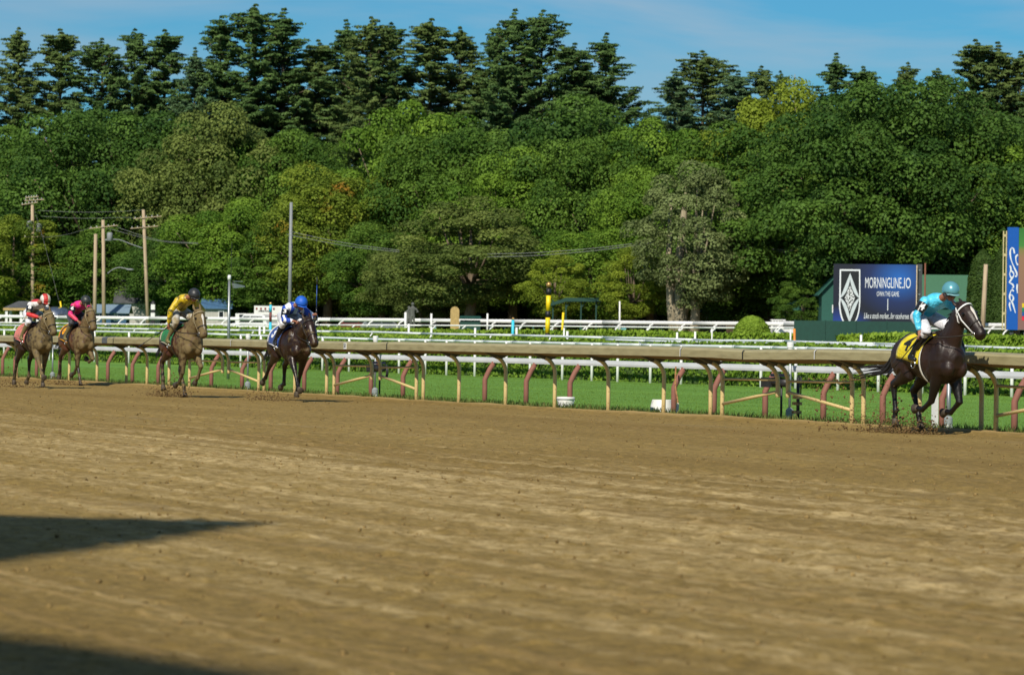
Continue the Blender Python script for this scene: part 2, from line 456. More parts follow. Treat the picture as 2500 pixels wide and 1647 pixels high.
tag(o, "short mown green grass of the turf course behind the rail", "grass", kind="stuff")
g = blades("rough_grass", 16000, 27.15, 28.0, -120, -30, 0.06, 0.17, 0.014, rs, 1.6)
o = link(bpy.data.objects.new("rough_grass", g)); o.rotation_euler = (0, 0, ROT)
g.materials.append(leaf_mat("rough_blade", (0.05, 0.10, 0.015), (0.20, 0.21, 0.06), trans=0.25))
tag(o, "ragged taller grass growing along the foot of the rail posts", "grass", kind="stuff")

# loose clods on the track
def clods(name, C, size, rs, m, label):
    n = len(C)
    B = np.array([(1, 0, 0), (-.5, .87, 0), (-.5, -.87, 0), (0, 0, 1), (0, 0, -1)], dtype=np.float32)
    FB = np.array([(0, 1, 3), (1, 2, 3), (2, 0, 3), (1, 0, 4), (2, 1, 4), (0, 2, 4)])
    R = rs.normal(size=(n, 3, 3)); R, _ = np.linalg.qr(R)
    Vv = (B[None] * (0.6 + 0.8 * rs.rand(n, 5, 1))) @ R * size[:, None, None] + C[:, None, :]
    Fv = (FB[None] + (np.arange(n) * 5)[:, None, None]).reshape(-1, 3)
    me = np_mesh(name, Vv, Fv, np.full(len(Fv), 3)); me.materials.append(m)
    o = link(bpy.data.objects.new(name, me)); o.rotation_euler = (0, 0, ROT); tag(o, label, "soil", kind="stuff"); return o
clod_m = mat("clod", lin((100, 80, 46)), 0.95, col2=lin((150, 126, 80)), scale=8, spec=0.1)
k = 26000
tc_ = -9 - 85 * rs.rand(k) ** 1.3; nc_ = -1 + 27.6 * rs.rand(k)
zc_ = dirt_height(tc_, nc_)
clods("soil_clods", np.stack([tc_, nc_, zc_ + 0.004], -1), 0.004 + 0.018 * rs.rand(k) ** 4, rs, clod_m, "small loose clods of soil scattered over the harrowed dirt track")

# ------------------------------------------------------------------ tan safety rail of the dirt track
RN = 27.2                       # line of the posts
m_tan = mat("tan_cover", lin((160, 151, 112)), 0.6, col2=lin((136, 126, 90)), scale=5, mapscale=(0.5, 3, 3), lo=0.45, hi=0.75, bump=0.1, bscale=30)
m_cream = mat("cream_post", lin((204, 180, 124)), 0.55, col2=lin((128, 104, 66)), scale=34, lo=0.60, hi=0.70, bump=0.1, bscale=60)
m_under = mat("cover_underside", lin((120, 92, 66)), 0.8, var=0.1)  # darker brown for the downward faces of the cover
m_arm = mat("arm_brown", lin((92, 82, 66)), 0.7, var=0.1)  # darker than the cream of the posts
m_dark = mat("black_metal", (0.02, 0.02, 0.022), 0.5, var=0.2)
m_white = mat("white_paint", (0.78, 0.78, 0.76), 0.45, var=0.05, scale=4)
m_whitevinyl = mat("white_vinyl", (0.70, 0.73, 0.76), 0.35, var=0.06, scale=2)
m_grey = mat("galvanised", lin((150, 155, 155)), 0.4, metal=0.7, var=0.1)
rail = empty("safety_rail", (0, 0, 0), ROT, "tan covered safety rail on cream gooseneck posts edging the dirt track", "rail")
cov = [(-400, 813), (-150, 817), (30, 820), (277, 823.5), (420, 826), (564, 829), (780, 834), (900, 836.5), (945, 835.5), (1010, 837), (1485, 845.5), (1662, 848.5),
       (1740, 851), (1814, 855), (1900, 855), (1990, 854), (2240, 858.5), (2368, 861.5), (2500, 867), (2800, 880)]
LIP = 0.46
def cover_z(x):
    for (x0, y0), (x1, y1) in zip(cov, cov[1:]):
        if x0 <= x <= x1:
            return on_n(x, y0 + (y1 - y0) * (x - x0) / (x1 - x0), RN - LIP)
prof = [(-LIP, -0.145), (-LIP, -0.03), (-LIP + 0.03, 0.0), (-0.22, 0.02), (0.02, -0.01), (0.06, -0.06), (0.06, -0.21), (-0.2, -0.19)]
joints = [-400, -150, 277, 564, 945, 1662, 1814, 1990, 2300, 2800]
for j0, j1 in zip(joints, joints[1:]):
    xs = sorted(set([j0 + 0.0, j1 + 0.0] + [c[0] for c in cov if j0 < c[0] < j1] + list(np.linspace(j0, j1, 6)[1:-1])))
    mb = MB(); k = len(prof)
    for x in xs:
        t, _, z = cover_z(x)
        if x == j0: t += 0.012
        if x == j1: t -= 0.012
        mb.v += [(t, RN + a, z + h) for a, h in prof]
    for i in range(len(xs) - 1):
        mb.f += [(i * k + j, i * k + (j + 1) % k, (i + 1) * k + (j + 1) % k, (i + 1) * k + j) for j in range(k)]
    mb.f += [tuple(range(k)), tuple((len(xs) - 1) * k + j for j in reversed(range(k)))]
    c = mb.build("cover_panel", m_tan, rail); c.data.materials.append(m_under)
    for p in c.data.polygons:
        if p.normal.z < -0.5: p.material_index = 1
    if -300 < j1 < 2700:
        t, _, z = cover_z(j1)
        mb = MB(); q = [(a * 1.02 - 0.004 if a < -0.1 else a, h * 1.02 + 0.006 if h > -0.1 else h) for a, h in prof[:6]]
        P = [(t - 0.012, RN + a, z + h) for a, h in q] + [(t + 0.012, RN + a, z + h) for a, h in q]
        mb.add(P, [(i, i + 1, i + 7, i + 6) for i in range(5)])
        mb.build("joint_strap", m_dark if j1 in (945, 1814, 277) else m_white, rail)

def post_mesh(zt, z0=-0.12):
    mb = MB(); b = zt - 0.51
    path = [(0, 0, z0), (0, 0, max(z0 + 0.05, b * 0.5)), (0, 0, max(z0 + 0.1, b))] + [(0, -0.30 * (1 - math.cos(a)), b + 0.30 * math.sin(a)) for a in (0.25, 0.5, 0.75, 1.0, 1.25)]
    mb.loft(path, [0.036] * 8, side=(1, 0, 0), sides=10); return mb
full = [-300, -220, -150, -90, -30, 40, 100, 168, 236, 308, 358, 412, 462, 631, 644, 719, 797, 815, 1016, 1033, 1120, 1234, 1354, 1485, 1620, 1735, 1763, 2080, 2108, 2245, 2396, 2432, 2600, 2700]
short = [542, 558, 907, 927, 1898, 1923, 2560, 2580]
pos = {}
for x in full + short:
    yb = 985
    t, _, _ = on_n(x, yb, RN); zt = cover_z(x)[2]; pos[x] = (t, zt)
    z0 = -0.12 if x in full else 0.40
    o = post_mesh(zt, z0).build("post", m_cream, rail, True); o.location = (t, RN, 0); o.rotation_euler = (0, math.radians(((x * 7) % 11 - 5) * 0.16), 0)
    mb = MB()           # arm carrying the cover: a tapered plate under the lip
    zt0 = zt
    mb.prism([(t - 0.03, RN - 0.10, zt0 - 0.27), (t - 0.03, RN + 0.03, zt0 - 0.208), (t - 0.03, RN - 0.20, zt0 - 0.186), (t - 0.03, RN - LIP + 0.01, zt0 - 0.146), (t - 0.03, RN - 0.24, zt0 - 0.25)], (0.06, 0, 0))
    mb.build("arm", m_arm, rail)
def bar(name, x0, z0, x1, z1, r, dn=0.0):
    mb = MB(); mb.loft([(pos[x0][0], RN + dn, z0), (pos[x1][0], RN + dn, z1)], r, side=(0, 1, 0.3), sides=8); mb.build(name, m_cream, rail, True)
for a, b in ((815, 907), (1763, 1898), (462, 542)):
    bar("gate_brace", a, 0.25, b, 0.49, 0.026); bar("gate_bar", a, 0.66, b, 0.68, 0.022)
for a, b in ((1016, 927), (2080, 1923), (631, 558)):
    bar("gate_brace", a, 0.25, b, 0.49, 0.026); bar("gate_bar", a, 0.68, b, 0.66, 0.022)
bar("gate_brace", 2432, 0.27, 2560, 0.45, 0.026); bar("gate_bar", 2432, 0.70, 2560, 0.68, 0.022)
# distance plate and dark sleeve on the cover
t, _, z = cover_z(843)
pl = MB().box((t, RN - LIP - 0.006, z - 0.075), (0.14, 0.012, 0.125)).build("distance_plate", m_white, rail)
Vt, Ft = text_mesh("50", 0.12, bold=0.003)
MB().add([(t + v[0], RN - LIP - 0.014, z - 0.075 + v[1]) for v in Vt], Ft).build("numeral", m_dark, pl)
t, _, z = cover_z(256)
MB().prism([(t - 0.2, RN + a * 1.03 - 0.004, z + h * 1.04 + 0.008) for a, h in prof[:6]] + [(t - 0.2, RN - 0.1, z - 0.03)], (0.4, 0, 0)).build("repair_sleeve", mat("grey_sleeve", lin((84, 88, 92)), 0.6), rail)

# ------------------------------------------------------------------ turf rail: white rail on bent brown posts
TN = 28.35
m_brown = mat("brown_post", lin((136, 88, 74)), 0.75, var=0.07, scale=9, bump=0.15, bscale=50)
trail = empty("turf_rail", (0, 0, 0), ROT, "low white rail on bent red-brown posts just behind the tan rail", "rail")
wr = [(-300, 836), (0, 842), (500, 859), (855, 869.5), (1204, 878.5), (1700, 893), (2148, 906), (2500, 916), (2800, 926)]
def wr_p(x):
    for (x0, y0), (x1, y1) in zip(wr, wr[1:]):
        if x0 <= x <= x1: return on_n(x, y0 + (y1 - y0) * (x - x0) / (x1 - x0), TN + 0.19)
cuts = [-300, 60, 275, 510, 760, 1000, 1370, 1640, 2035, 2300, 2800]
for c0, c1 in zip(cuts, cuts[1:]):
    mb = MB(); xs = np.linspace(c0, c1, 5); h = 0.052
    sec = [(-0.03, -h), (-0.036, -h * 0.3), (-0.03, h), (0.03, h), (0.03, -h)]
    for i, x in enumerate(xs):
        t, n, z = wr_p(min(max(x, -299), 2799)); t += 0.004 if i == 0 else (-0.004 if i == 4 else 0)
        mb.v += [(t, n + a, z + b) for a, b in sec]
    for i in range(4): mb.f += [(i * 5 + j, i * 5 + (j + 1) % 5, (i + 1) * 5 + (j + 1) % 5, (i + 1) * 5 + j) for j in range(5)]
    mb.f += [(0, 1, 2, 3, 4), (24, 23, 22, 21, 20)]
    mb.build("rail_section", m_whitevinyl, trail)
for x in [-200, -120, -60, 5, 35, 88, 145, 262, 322, 385, 515, 590, 660, 742, 823, 905, 983, 1183, 1284, 1391, 1645, 1743, 1868, 2010, 2155, 2300, 2477, 2600]:
    t, _, z = on_n(x, 1000, TN); zr = wr_p(x)[2]; top = zr - 0.055; b = top - 0.33
    mb = MB(); mb.loft([(t, TN, -0.2), (t, TN, b * 0.6), (t, TN, b)] + [(t, TN + 0.02 + 0.03 * q * q, b + 0.1 * q) for q in (1.0,)] + [(t, TN + 0.10, b + 0.2), (t, TN + 0.19, top)], 0.05, side=(1, 0, 0), sides=12)
    mb.build("post", m_brown, trail, True)

# ------------------------------------------------------------------ pipe rails of the inner courses
def pipe_rail(name, label, ctrl, nline, posts, r, m, base=None, lean=0.0, pr=None, cuts=None, group=None, flat=1.0, prect=False):
    root = empty(name, (0, 0, 0), ROT, label, "rail", group)
    def P(x):
        for (x0, y0), (x1, y1) in zip(ctrl, ctrl[1:]):
            if x0 <= x <= x1:
                n = nline(x) if callable(nline) else nline
                return Vector(on_n(x, y0 + (y1 - y0) * (x - x0) / (x1 - x0), n))
    x0, x1 = ctrl[0][0], ctrl[-1][0]
    cuts = cuts or list(np.linspace(x0, x1, 15))
    for a, b in zip(cuts, cuts[1:]):
        pts = [P(x) for x in np.linspace(a, b, 5)]
        d = (pts[1] - pts[0]).normalized(); pts[0] += d * 0.004; pts[-1] -= d * 0.004
        MB().loft(pts, [r * flat] * 5, [r] * 5, side=(0, 1, 0), sides=10).build("pipe", m, root, True)
        q = P(b)
        if abs(r - 0.045) < 0.012: MB().loft([q - d * 0.04, q + d * 0.04], r * 1.12, side=(0, 1, 0), sides=10).build("coupling", m, root, True)
    for x in posts:
        if not (x0 < x < x1): continue
        q = P(x); zb = terrain(q.y + lean) - 0.15
        if lean:
            pts = [q + Vector((0, 0.0, -r * 0.5)), q + Vector((0, lean * 0.55, -0.22)), q + Vector((0, lean, -0.5)), Vector((q.x, q.y + lean, zb))]
        else: pts = [Vector((q.x, q.y - 0.03, q.z)), Vector((q.x, q.y - 0.03, zb))]
        MB().loft(pts, pr or r, side=(1, 0, 0), sides=8).build("post", m_white, root, True)
    return root
c1 = [(-300, 798), (0, 805), (300, 810), (450, 813), (900, 827.5), (1250, 835), (1485, 840), (1740, 845), (1990, 850.5), (2148, 855), (2368, 862), (2500, 868), (2800, 880)]
p1 = [-200, -100, 12, 123, 233, 317, 410, 498, 590, 639, 720, 790, 855, 920, 977, 1041, 1093, 1162, 1239, 1297, 1376, 1448, 1511, 1591, 1666, 1762, 1861, 1946, 2049, 2148, 2255, 2360, 2474, 2600]
pipe_rail("turf_inner_rail", "white pipe rail on straight white posts in front of the clipped hedge", c1, 46.9, p1, 0.042, m_whitevinyl, pr=0.045,
          cuts=[-300, -100, 60, 200, 380, 560, 690, 900, 990, 1052, 1110, 1180, 1250, 1322, 1405, 1470, 1565, 1640, 1792, 1886, 1970, 2080, 2210, 2368, 2500, 2800])
c2 = [(-300, 786), (0, 793), (300, 802), (920, 810.5), (1066, 815), (1250, 818), (1400, 822), (1590, 826), (1750, 831.5), (1900, 832), (1990, 836), (2170, 840), (2368, 846), (2500, 851), (2800, 862)]
pipe_rail("inner_pipe_rail", "thin white pipe rail running just above the hedge, second from the turf", c2, 60.0, list(range(-250, 2700, 145)), 0.048, m_whitevinyl, lean=-0.25, pr=0.03)
c2b = [(1480, 829), (1650, 834), (1900, 839), (2100, 842.5), (2350, 852), (2500, 857), (2800, 868)]
pipe_rail("low_pipe_rail", "short stretch of white pipe rail half sunk in the hedge top", c2b, 56.0, [1560, 1660, 1760, 1880, 1990, 2120, 2260, 2400], 0.042, m_whitevinyl, lean=0.2, pr=0.03)
dfar = lambda x: 300 - 0.0315 * x
def n_of_d(d, x): u, _ = ray(x); return d * (u * NV[0] + NV[1])
c3 = [(-300, 784), (0, 787), (300, 791), (700, 792.5), (1250, 795), (1700, 799.5), (2000, 801), (2480, 803), (2800, 806)]
pipe_rail("far_pipe_rail", "slim white rail on raked legs below the broad white rail", c3, lambda x: n_of_d(dfar(x), x), [-220, -150, -75, 0, 70, 130, 195, 260, 310, 395, 460, 520, 575, 645, 720, 805, 866, 935, 998, 1064, 1137, 1205, 1275, 1352, 1431, 1510, 1588, 1668, 1747, 1830, 1905, 1980, 2060, 2140, 2220, 2300, 2400, 2460, 2540], 0.055, m_white, lean=-0.42, pr=0.05)
c4 = [(-300, 768), (0, 772), (300, 776), (900, 780.5), (1250, 784), (1700, 789), (2000, 791), (2480, 794), (2800, 797)]
dfr = lambda x: 335 - 0.034 * x
pipe_rail("outer_track_rail", "broad white covered rail running across in front of the trees", c4, lambda x: n_of_d(dfr(x), x), [-230, -150, -60, 5, 66, 130, 190, 247, 303, 358, 420, 480, 555, 620, 700, 780, 840, 912, 985, 1065, 1137, 1212, 1285, 1365, 1448, 1519, 1596, 1674, 1753, 1830, 1909, 1990, 2080, 2170, 2270, 2350, 2430, 2520], 0.15, m_white, lean=-0.55, pr=0.06, flat=0.7)

# ------------------------------------------------------------------ clipped hedges
m_hcore = mat("hedge_core", (0.055, 0.105, 0.014), 0.95, var=0.4, scale=9, bump=1.0, bscale=12, bdist=0.1)
hedge_leaf = leaf_mat("hedge_leaf", (0.075, 0.150, 0.012), (0.20, 0.32, 0.03), trans=0.25)
hedge_leaf2 = leaf_mat("hedge_leaf_bright", (0.125, 0.225, 0.016), (0.28, 0.40, 0.04), trans=0.25)
def hedge(name, label, n0, n1, t0, t1, topf, leaf, count, m, seed, group=None):
    root = empty(name, (0, 0, 0), ROT, label, "hedge", group)
    mb = MB(); ts = np.linspace(t0, t1, 80); mid = (n0 + n1) / 2
    for t in ts:
        zb, zt = terrain(n0) - 0.15, topf(t) - 0.05
        mb.v += [(t, n0 + 0.06, zb), (t, n0 + 0.10, zt), (t, n1 - 0.10, zt + 0.02), (t, n1 - 0.06, terrain(n1) - 0.15)]
    for i in range(79):
        mb.f += [(i * 4 + j, i * 4 + j + 1, i * 4 + j + 5, i * 4 + j + 4) for j in range(3)]
    mb.f += [(0, 1, 2, 3), (79 * 4 + 3, 79 * 4 + 2, 79 * 4 + 1, 79 * 4)]
    mb.build("stems", m_hcore, root)
    r = np.random.RandomState(seed); k = count
    t = t0 + (t1 - t0) * r.rand(k); depth = n1 - n0; q = r.rand(k)
    top = np.array([topf(a) for a in t]); zb = np.array([terrain(n0)] * k); hgt = top - zb
    face = q < 0.5
    lump = (fbm(t * 0.9, q * 3, seed, 3) - 0.5)
    C = np.empty((k, 3)); N_ = np.empty((k, 3)); zz = r.rand(k)
    C[:, 0] = t
    C[:, 1] = np.where(face, n0 + 0.03 + 0.10 * r.rand(k) - lump * 0.10, n0 + depth * r.rand(k))
    C[:, 2] = np.where(face, zb + hgt * zz, top - 0.03 - 0.09 * r.rand(k) + lump * 0.16)
    N_[:, 0] = r.normal(size=k) * 0.6; N_[:, 1] = np.where(face, -1.0, -0.2) + r.normal(size=k) * 0.5; N_[:, 2] = np.where(face, 0.35, 1.0) + r.normal(size=k) * 0.45
    tint = np.clip(0.45 + lump * 0.8 + r.normal(size=k) * 0.22, 0, 1)
    me = leaf_cloud("leaves", C, N_, leaf * (0.6 + 0.8 * r.rand(k)), leaf * (0.4 + 0.6 * r.rand(k)), tint, r)
    me.materials.append(m); link(bpy.data.objects.new("leaves", me), root)
    return root
w1 = lambda t: 1.15 + 0.05 * math.sin(t * 0.31) + 0.04 * math.sin(t * 0.83 + 1) + 0.0012 * (-t - 90)
hedge("hedge", "long clipped hedge with sunlit top behind the straight white posts", 47.6, 52.5, -205, -58, w1, 0.08, 100000, hedge_leaf, 1)
w2 = lambda t: 1.26 + 0.05 * math.sin(t * 0.21) + 0.05 * math.sin(t * 0.6 + 1) + 0.0022 * (-t - 150)
hedge("hedge", "lower wavy hedge between the two thin pipe rails of the infield", 62.0, 67.0, -300, -75, w2, 0.10, 90000, hedge_leaf2, 2)
w3 = lambda t: 1.66 + 0.05 * math.sin(t * 0.17) + 0.05 * math.sin(t * 0.43) + 0.0012 * (-t - 180)
hedge("hedge", "flat-topped hedge in front of the slim raked-leg rail", 80, 84, -330, -100, w3, 0.13, 60000, hedge_leaf2, 3)

# ------------------------------------------------------------------ race horses
def coat_mat(name, dark, light, mud=0.0, mudcol=lin((114, 98, 63))):
    m = bpy.data.materials.new(name); m.use_nodes = True
    N, L = m.node_tree.nodes, m.node_tree.links; b = N["Principled BSDF"]
    b.inputs["Specular IOR Level"].default_value = 0.4
    tc = N.new("ShaderNodeTexCoord"); sx = N.new("ShaderNodeSeparateXYZ"); L.new(tc.outputs["Object"], sx.inputs[0])
    nz = N.new("ShaderNodeTexNoise"); nz.inputs["Scale"].default_value = 3.0; nz.inputs["Detail"].default_value = 4; L.new(tc.outputs["Object"], nz.inputs["Vector"])
    # bay pattern: darker towards the lower legs
    mr = N.new("ShaderNodeMapRange"); L.new(sx.outputs[2], mr.inputs[0]); mr.inputs[1].default_value = 0.55; mr.inputs[2].default_value = 0.95
    mu = N.new("ShaderNodeMath"); mu.operation = 'MULTIPLY'; L.new(mr.outputs[0], mu.inputs[0]); L.new(nz.outputs[0], mu.inputs[1])
    rp = N.new("ShaderNodeValToRGB"); rp.color_ramp.elements[0].position = 0.15; rp.color_ramp.elements[0].color = dark + (1,)
    rp.color_ramp.elements[1].position = 0.68; rp.color_ramp.elements[1].color = light + (1,); L.new(mu.outputs[0], rp.inputs[0])
    col = rp.outputs[0]; rough = 0.46
    if mud:
        n2 = N.new("ShaderNodeTexNoise"); n2.inputs["Scale"].default_value = 12.0; n2.inputs["Detail"].default_value = 7; L.new(tc.outputs["Object"], n2.inputs["Vector"])
        # caked on the parts that meet the kicked-up dirt: chest, neck, face, legs
        mx = N.new("ShaderNodeMapRange"); L.new(sx.outputs[0], mx.inputs[0]); mx.inputs[1].default_value = -0.35; mx.inputs[2].default_value = 0.55; mx.inputs[3].default_value = 0.0; mx.inputs[4].default_value = 0.55
        mz = N.new("ShaderNodeMapRange"); L.new(sx.outputs[2], mz.inputs[0]); mz.inputs[1].default_value = 1.0; mz.inputs[2].default_value = 0.4; mz.inputs[3].default_value = 0.0; mz.inputs[4].default_value = 0.4
        a1 = N.new("ShaderNodeMath"); a1.operation = 'MAXIMUM'; L.new(mx.outputs[0], a1.inputs[0]); L.new(mz.outputs[0], a1.inputs[1])
        a2 = N.new("ShaderNodeMath"); a2.operation = 'MULTIPLY_ADD'; L.new(n2.outputs[0], a2.inputs[0]); a2.inputs[1].default_value = 0.95; L.new(a1.outputs[0], a2.inputs[2])
        a3 = N.new("ShaderNodeMapRange"); L.new(a2.outputs[0], a3.inputs[0]); a3.inputs[1].default_value = 1.11 - 0.42 * mud; a3.inputs[2].default_value = 1.35 - 0.42 * mud; a2 = a3
        r2 = N.new("ShaderNodeValToRGB"); pass
        r2.color_ramp.elements[1].color = (0.92, 0.92, 0.92, 1)
        L.new(a2.outputs[0], r2.inputs[0])
        mm = N.new("ShaderNodeMixRGB"); L.new(r2.outputs[0], mm.inputs[0]); L.new(col, mm.inputs[1]); mm.inputs[2].default_value = mudcol; col = mm.outputs[0]
        rr = N.new("ShaderNodeMapRange"); L.new(r2.outputs[0], rr.inputs[0]); rr.inputs[3].default_value = 0.36; rr.inputs[4].default_value = 0.9; L.new(rr.outputs[0], b.inputs["Roughness"])
    else: b.inputs["Roughness"].default_value = rough
    L.new(col, b.inputs["Base Color"])
    nb = N.new("ShaderNodeTexNoise"); nb.inputs["Scale"].default_value = 9.0; nb.inputs["Detail"].default_value = 4; L.new(tc.outputs["Object"], nb.inputs["Vector"])
    bp = N.new("ShaderNodeBump"); bp.inputs["Strength"].default_value = 0.55; bp.inputs["Distance"].default_value = 0.02; L.new(nb.outputs[0], bp.inputs["Height"]); L.new(bp.outputs[0], b.inputs["Normal"])
    return m

# trunk sections: x forward, z of the middle, half width, half height
TR = [(-0.84, 1.27, 0.07, 0.09), (-0.78, 1.20, 0.17, 0.20), (-0.66, 1.17, 0.235, 0.27), (-0.48, 1.185, 0.265, 0.295), (-0.25, 1.16, 0.262, 0.285), (0.0, 1.12, 0.275, 0.315),
      (0.22, 1.10, 0.27, 0.345), (0.42, 1.12, 0.235, 0.345), (0.56, 1.12, 0.20, 0.29), (0.67, 1.10, 0.14, 0.19), (0.72, 1.09, 0.07, 0.10)]
def trunk_at(x):
    for a, b in zip(TR, TR[1:]):
        if a[0] <= x <= b[0]:
            f = (x - a[0]) / (b[0] - a[0]); return [p + (q - p) * f for p, q in zip(a[1:], b[1:])]
def trunk_pt(x, ang, off):
    """surface of the barrel; ang 0 = top of the back, positive towards the horse's off (seen) side"""
    zc, w, h = trunk_at(x); w *= 1.05; return Vector((x, -(w + off) * math.sin(ang), zc + (h + off) * math.cos(ang)))
def seg(p, ang, length):
    a = math.radians(ang); return Vector((p.x + length * math.sin(a), p.y, p.z - length * math.cos(a)))

m_hoof = mat("hoof", lin((74, 64, 52)), 0.7, var=0.25, scale=20)
m_hair = mat("black_hair", (0.008, 0.007, 0.007), 0.75, var=0.4, scale=30, mapscale=(3, 30, 3))
m_leather = mat("bridle_leather", (0.02, 0.014, 0.01), 0.5, var=0.3)
m_girth = mat("white_girth", (0.62, 0.60, 0.52), 0.7, var=0.08)
m_bit = mat("bit_metal", (0.6, 0.6, 0.6), 0.25, metal=1.0)
m_eye = mat("eye_dark", (0.004, 0.003, 0.003), 0.12, var=0.1)

def make_horse(label, t, n, poll, muz, legs, coat, dz=0.0, scale=1.0, yaw=0.0, cloth=None, cloth_num=None, numcol=None, trim=None, bridle=None, blaze=False, hands=None, tail=None, pale=None, girth=None):
    root = empty("horse", t2w((t, n, 0)), ROT + yaw, label, "horse", "race horses galloping on the dirt")
    root.scale = (scale, scale, scale)
    poll = Vector(poll); muz = Vector(muz); up = Vector((0, 0, dz))
    mb = MB()
    mb.loft([Vector((s[0], 0, s[1])) for s in TR], [s[2] * 1.05 for s in TR], [s[3] for s in TR], sides=20)
    mb.ball((0.30, 0, 1.44), (0.24, 0.075, 0.10)); mb.ball((-0.42, 0, 1.43), (0.26, 0.13, 0.06))
    for s in (-1, 1):       # shoulder, breast, quarter and stifle muscles
        mb.ball((0.40, s * 0.15, 1.10), (0.20, 0.12, 0.27)); mb.ball((0.60, s * 0.105, 0.99), (0.13, 0.095, 0.13)); mb.ball((0.30, s * 0.19, 0.98), (0.11, 0.07, 0.14)); mb.ball((0.50, s * 0.17, 1.20), (0.09, 0.07, 0.20))
        mb.ball((-0.56, s * 0.15, 1.12), (0.25, 0.12, 0.27)); mb.ball((-0.42, s * 0.16, 0.95), (0.15, 0.09, 0.17))
    # neck
    b0 = Vector((0.40, 0, 1.22)); mid = b0.lerp(poll, 0.55) + Vector((0.02, 0, 0.015))
    hd = (muz - poll).normalized()
    npth = [b0 - Vector((0.10, 0, 0.10)), b0 + Vector((0.04, 0, 0.05)), b0.lerp(mid, 0.55), mid, mid.lerp(poll, 0.6), poll + hd * 0.06]
    mb.loft(npth, [0.18, 0.165, 0.125, 0.098, 0.085, 0.075], [0.30, 0.265, 0.215, 0.175, 0.145, 0.115], sides=16)
    # head
    hl = (muz - poll).length; side = Vector((0, 1, 0)) - hd * hd.y; side.normalize(); nrm = hd.cross(side); nrm = -nrm if nrm.x < 0 else nrm   # face side
    hp = [poll - hd * 0.05 + nrm * 0.02, poll + hd * 0.06, poll + hd * hl * 0.30 - nrm * 0.02, poll + hd * hl * 0.52 - nrm * 0.006, poll + hd * hl * 0.75 + nrm * 0.004, poll + hd * hl * 0.93, poll + hd * hl * 1.0]
    mb.loft(hp, [0.072, 0.108, 0.121, 0.098, 0.078, 0.082, 0.056], [0.092, 0.140, 0.170, 0.134, 0.100, 0.096, 0.064], side=side, sides=14)
    mb.ball(poll + hd * hl * 0.33 - nrm * 0.075, (0.075, 0.07, 0.085))
    for s in (-1, 1):
        mb.ball(poll + hd * hl * 0.27 + side * s * 0.075 + nrm * 0.05, 0.038)
        mb.ball(poll + hd * hl * 0.95 + side * s * 0.038 + nrm * 0.03, 0.026)
        e0 = poll - hd * 0.04 + side * s * 0.05 - nrm * 0.01
        mb.loft([e0, e0 - hd * 0.06 + side * s * 0.02, e0 - hd * 0.13 + side * s * 0.02, e0 - hd * 0.17 + side * s * 0.012], [0.02, 0.032, 0.022, 0.005], [0.018, 0.022, 0.016, 0.005], side=side, sides=8)
    # legs: (part, near side sign) -> three absolute angles, 0 = straight down, + = forward
    hoofs = []
    for key, ang in legs.items():
        s = 1 if key[1] == 'L' else -1
        if key[0] == 'F':
            e = Vector((0.40, s * 0.135, 0.90)); k = seg(e, ang[0], 0.40); c = seg(k, ang[1], 0.275); p = seg(c, ang[2], 0.12)
            sh = Vector((0.44, s * 0.14, 1.10))
            mb.loft([sh, e + Vector((0.0, 0, 0.03)), e.lerp(k, 0.3), e.lerp(k, 0.7), e.lerp(k, 0.93), k, k.lerp(c, 0.14), k.lerp(c, 0.5), k.lerp(c, 0.85), c, c.lerp(p, 0.5), p],
                    [0.11, 0.098, 0.082, 0.060, 0.050, 0.054, 0.041, 0.032, 0.034, 0.042, 0.035, 0.042], [0.15, 0.125, 0.100, 0.070, 0.055, 0.057, 0.046, 0.039, 0.040, 0.046, 0.038, 0.046], sides=12)
            last = ang[2]
        else:
            hp0 = Vector((-0.50, s * 0.145, 1.12)); st = Vector((-0.38, s * 0.15, 0.92)); k = seg(st, ang[0], 0.43); c = seg(k, ang[1], 0.37); p = seg(c, ang[2], 0.12)
            if len(ang) > 3: st = st + Vector((ang[3], 0, 0)); k = seg(st, ang[0], 0.43); c = seg(k, ang[1], 0.37); p = seg(c, ang[2], 0.12)
            mb.loft([hp0, st.lerp(hp0, 0.3), st, st.lerp(k, 0.35), st.lerp(k, 0.72), k, k.lerp(c, 0.13), k.lerp(c, 0.5), k.lerp(c, 0.87), c, c.lerp(p, 0.5), p],
                    [0.14, 0.13, 0.108, 0.084, 0.054, 0.052, 0.044, 0.034, 0.036, 0.044, 0.036, 0.043], [0.25, 0.21, 0.16, 0.115, 0.072, 0.074, 0.058, 0.041, 0.042, 0.048, 0.039, 0.048], sides=12)
            last = ang[2]
        hoofs.append((p, last))
    for v in range(len(mb.v)): mb.v[v] = (mb.v[v][0], mb.v[v][1], mb.v[v][2] + dz)
    body = mb.remeshed("body", coat, root, 0.0145, 2)
    for p, la in hoofs:
        a = math.radians(la + 18); d = Vector((math.sin(a), 0, -math.cos(a))); q = p + up
        MB().loft([q - d * 0.015, q + d * 0.02, q + d * 0.10, q + d * 0.105], [0.036, 0.042, 0.056, 0.050], [0.040, 0.050, 0.072, 0.066], sides=12).build("hoof", m_hoof, root, True)
    for s in (-1, 1):
        MB().ball(poll + up + hd * hl * 0.285 + side * s * 0.118 + nrm * 0.062, 0.024, 10, 6).build("eye", m_eye, root, True)
    # mane and tail as bundles of locks
    rr = random.Random(int(abs(t) * 10)); mb = MB()
    crest = [b0 + Vector((-0.02, 0, 0.28)), mid + Vector((-0.10, 0, 0.13)), poll + Vector((-0.06, 0, 0.08))]
    cc = catmull(crest, 9)
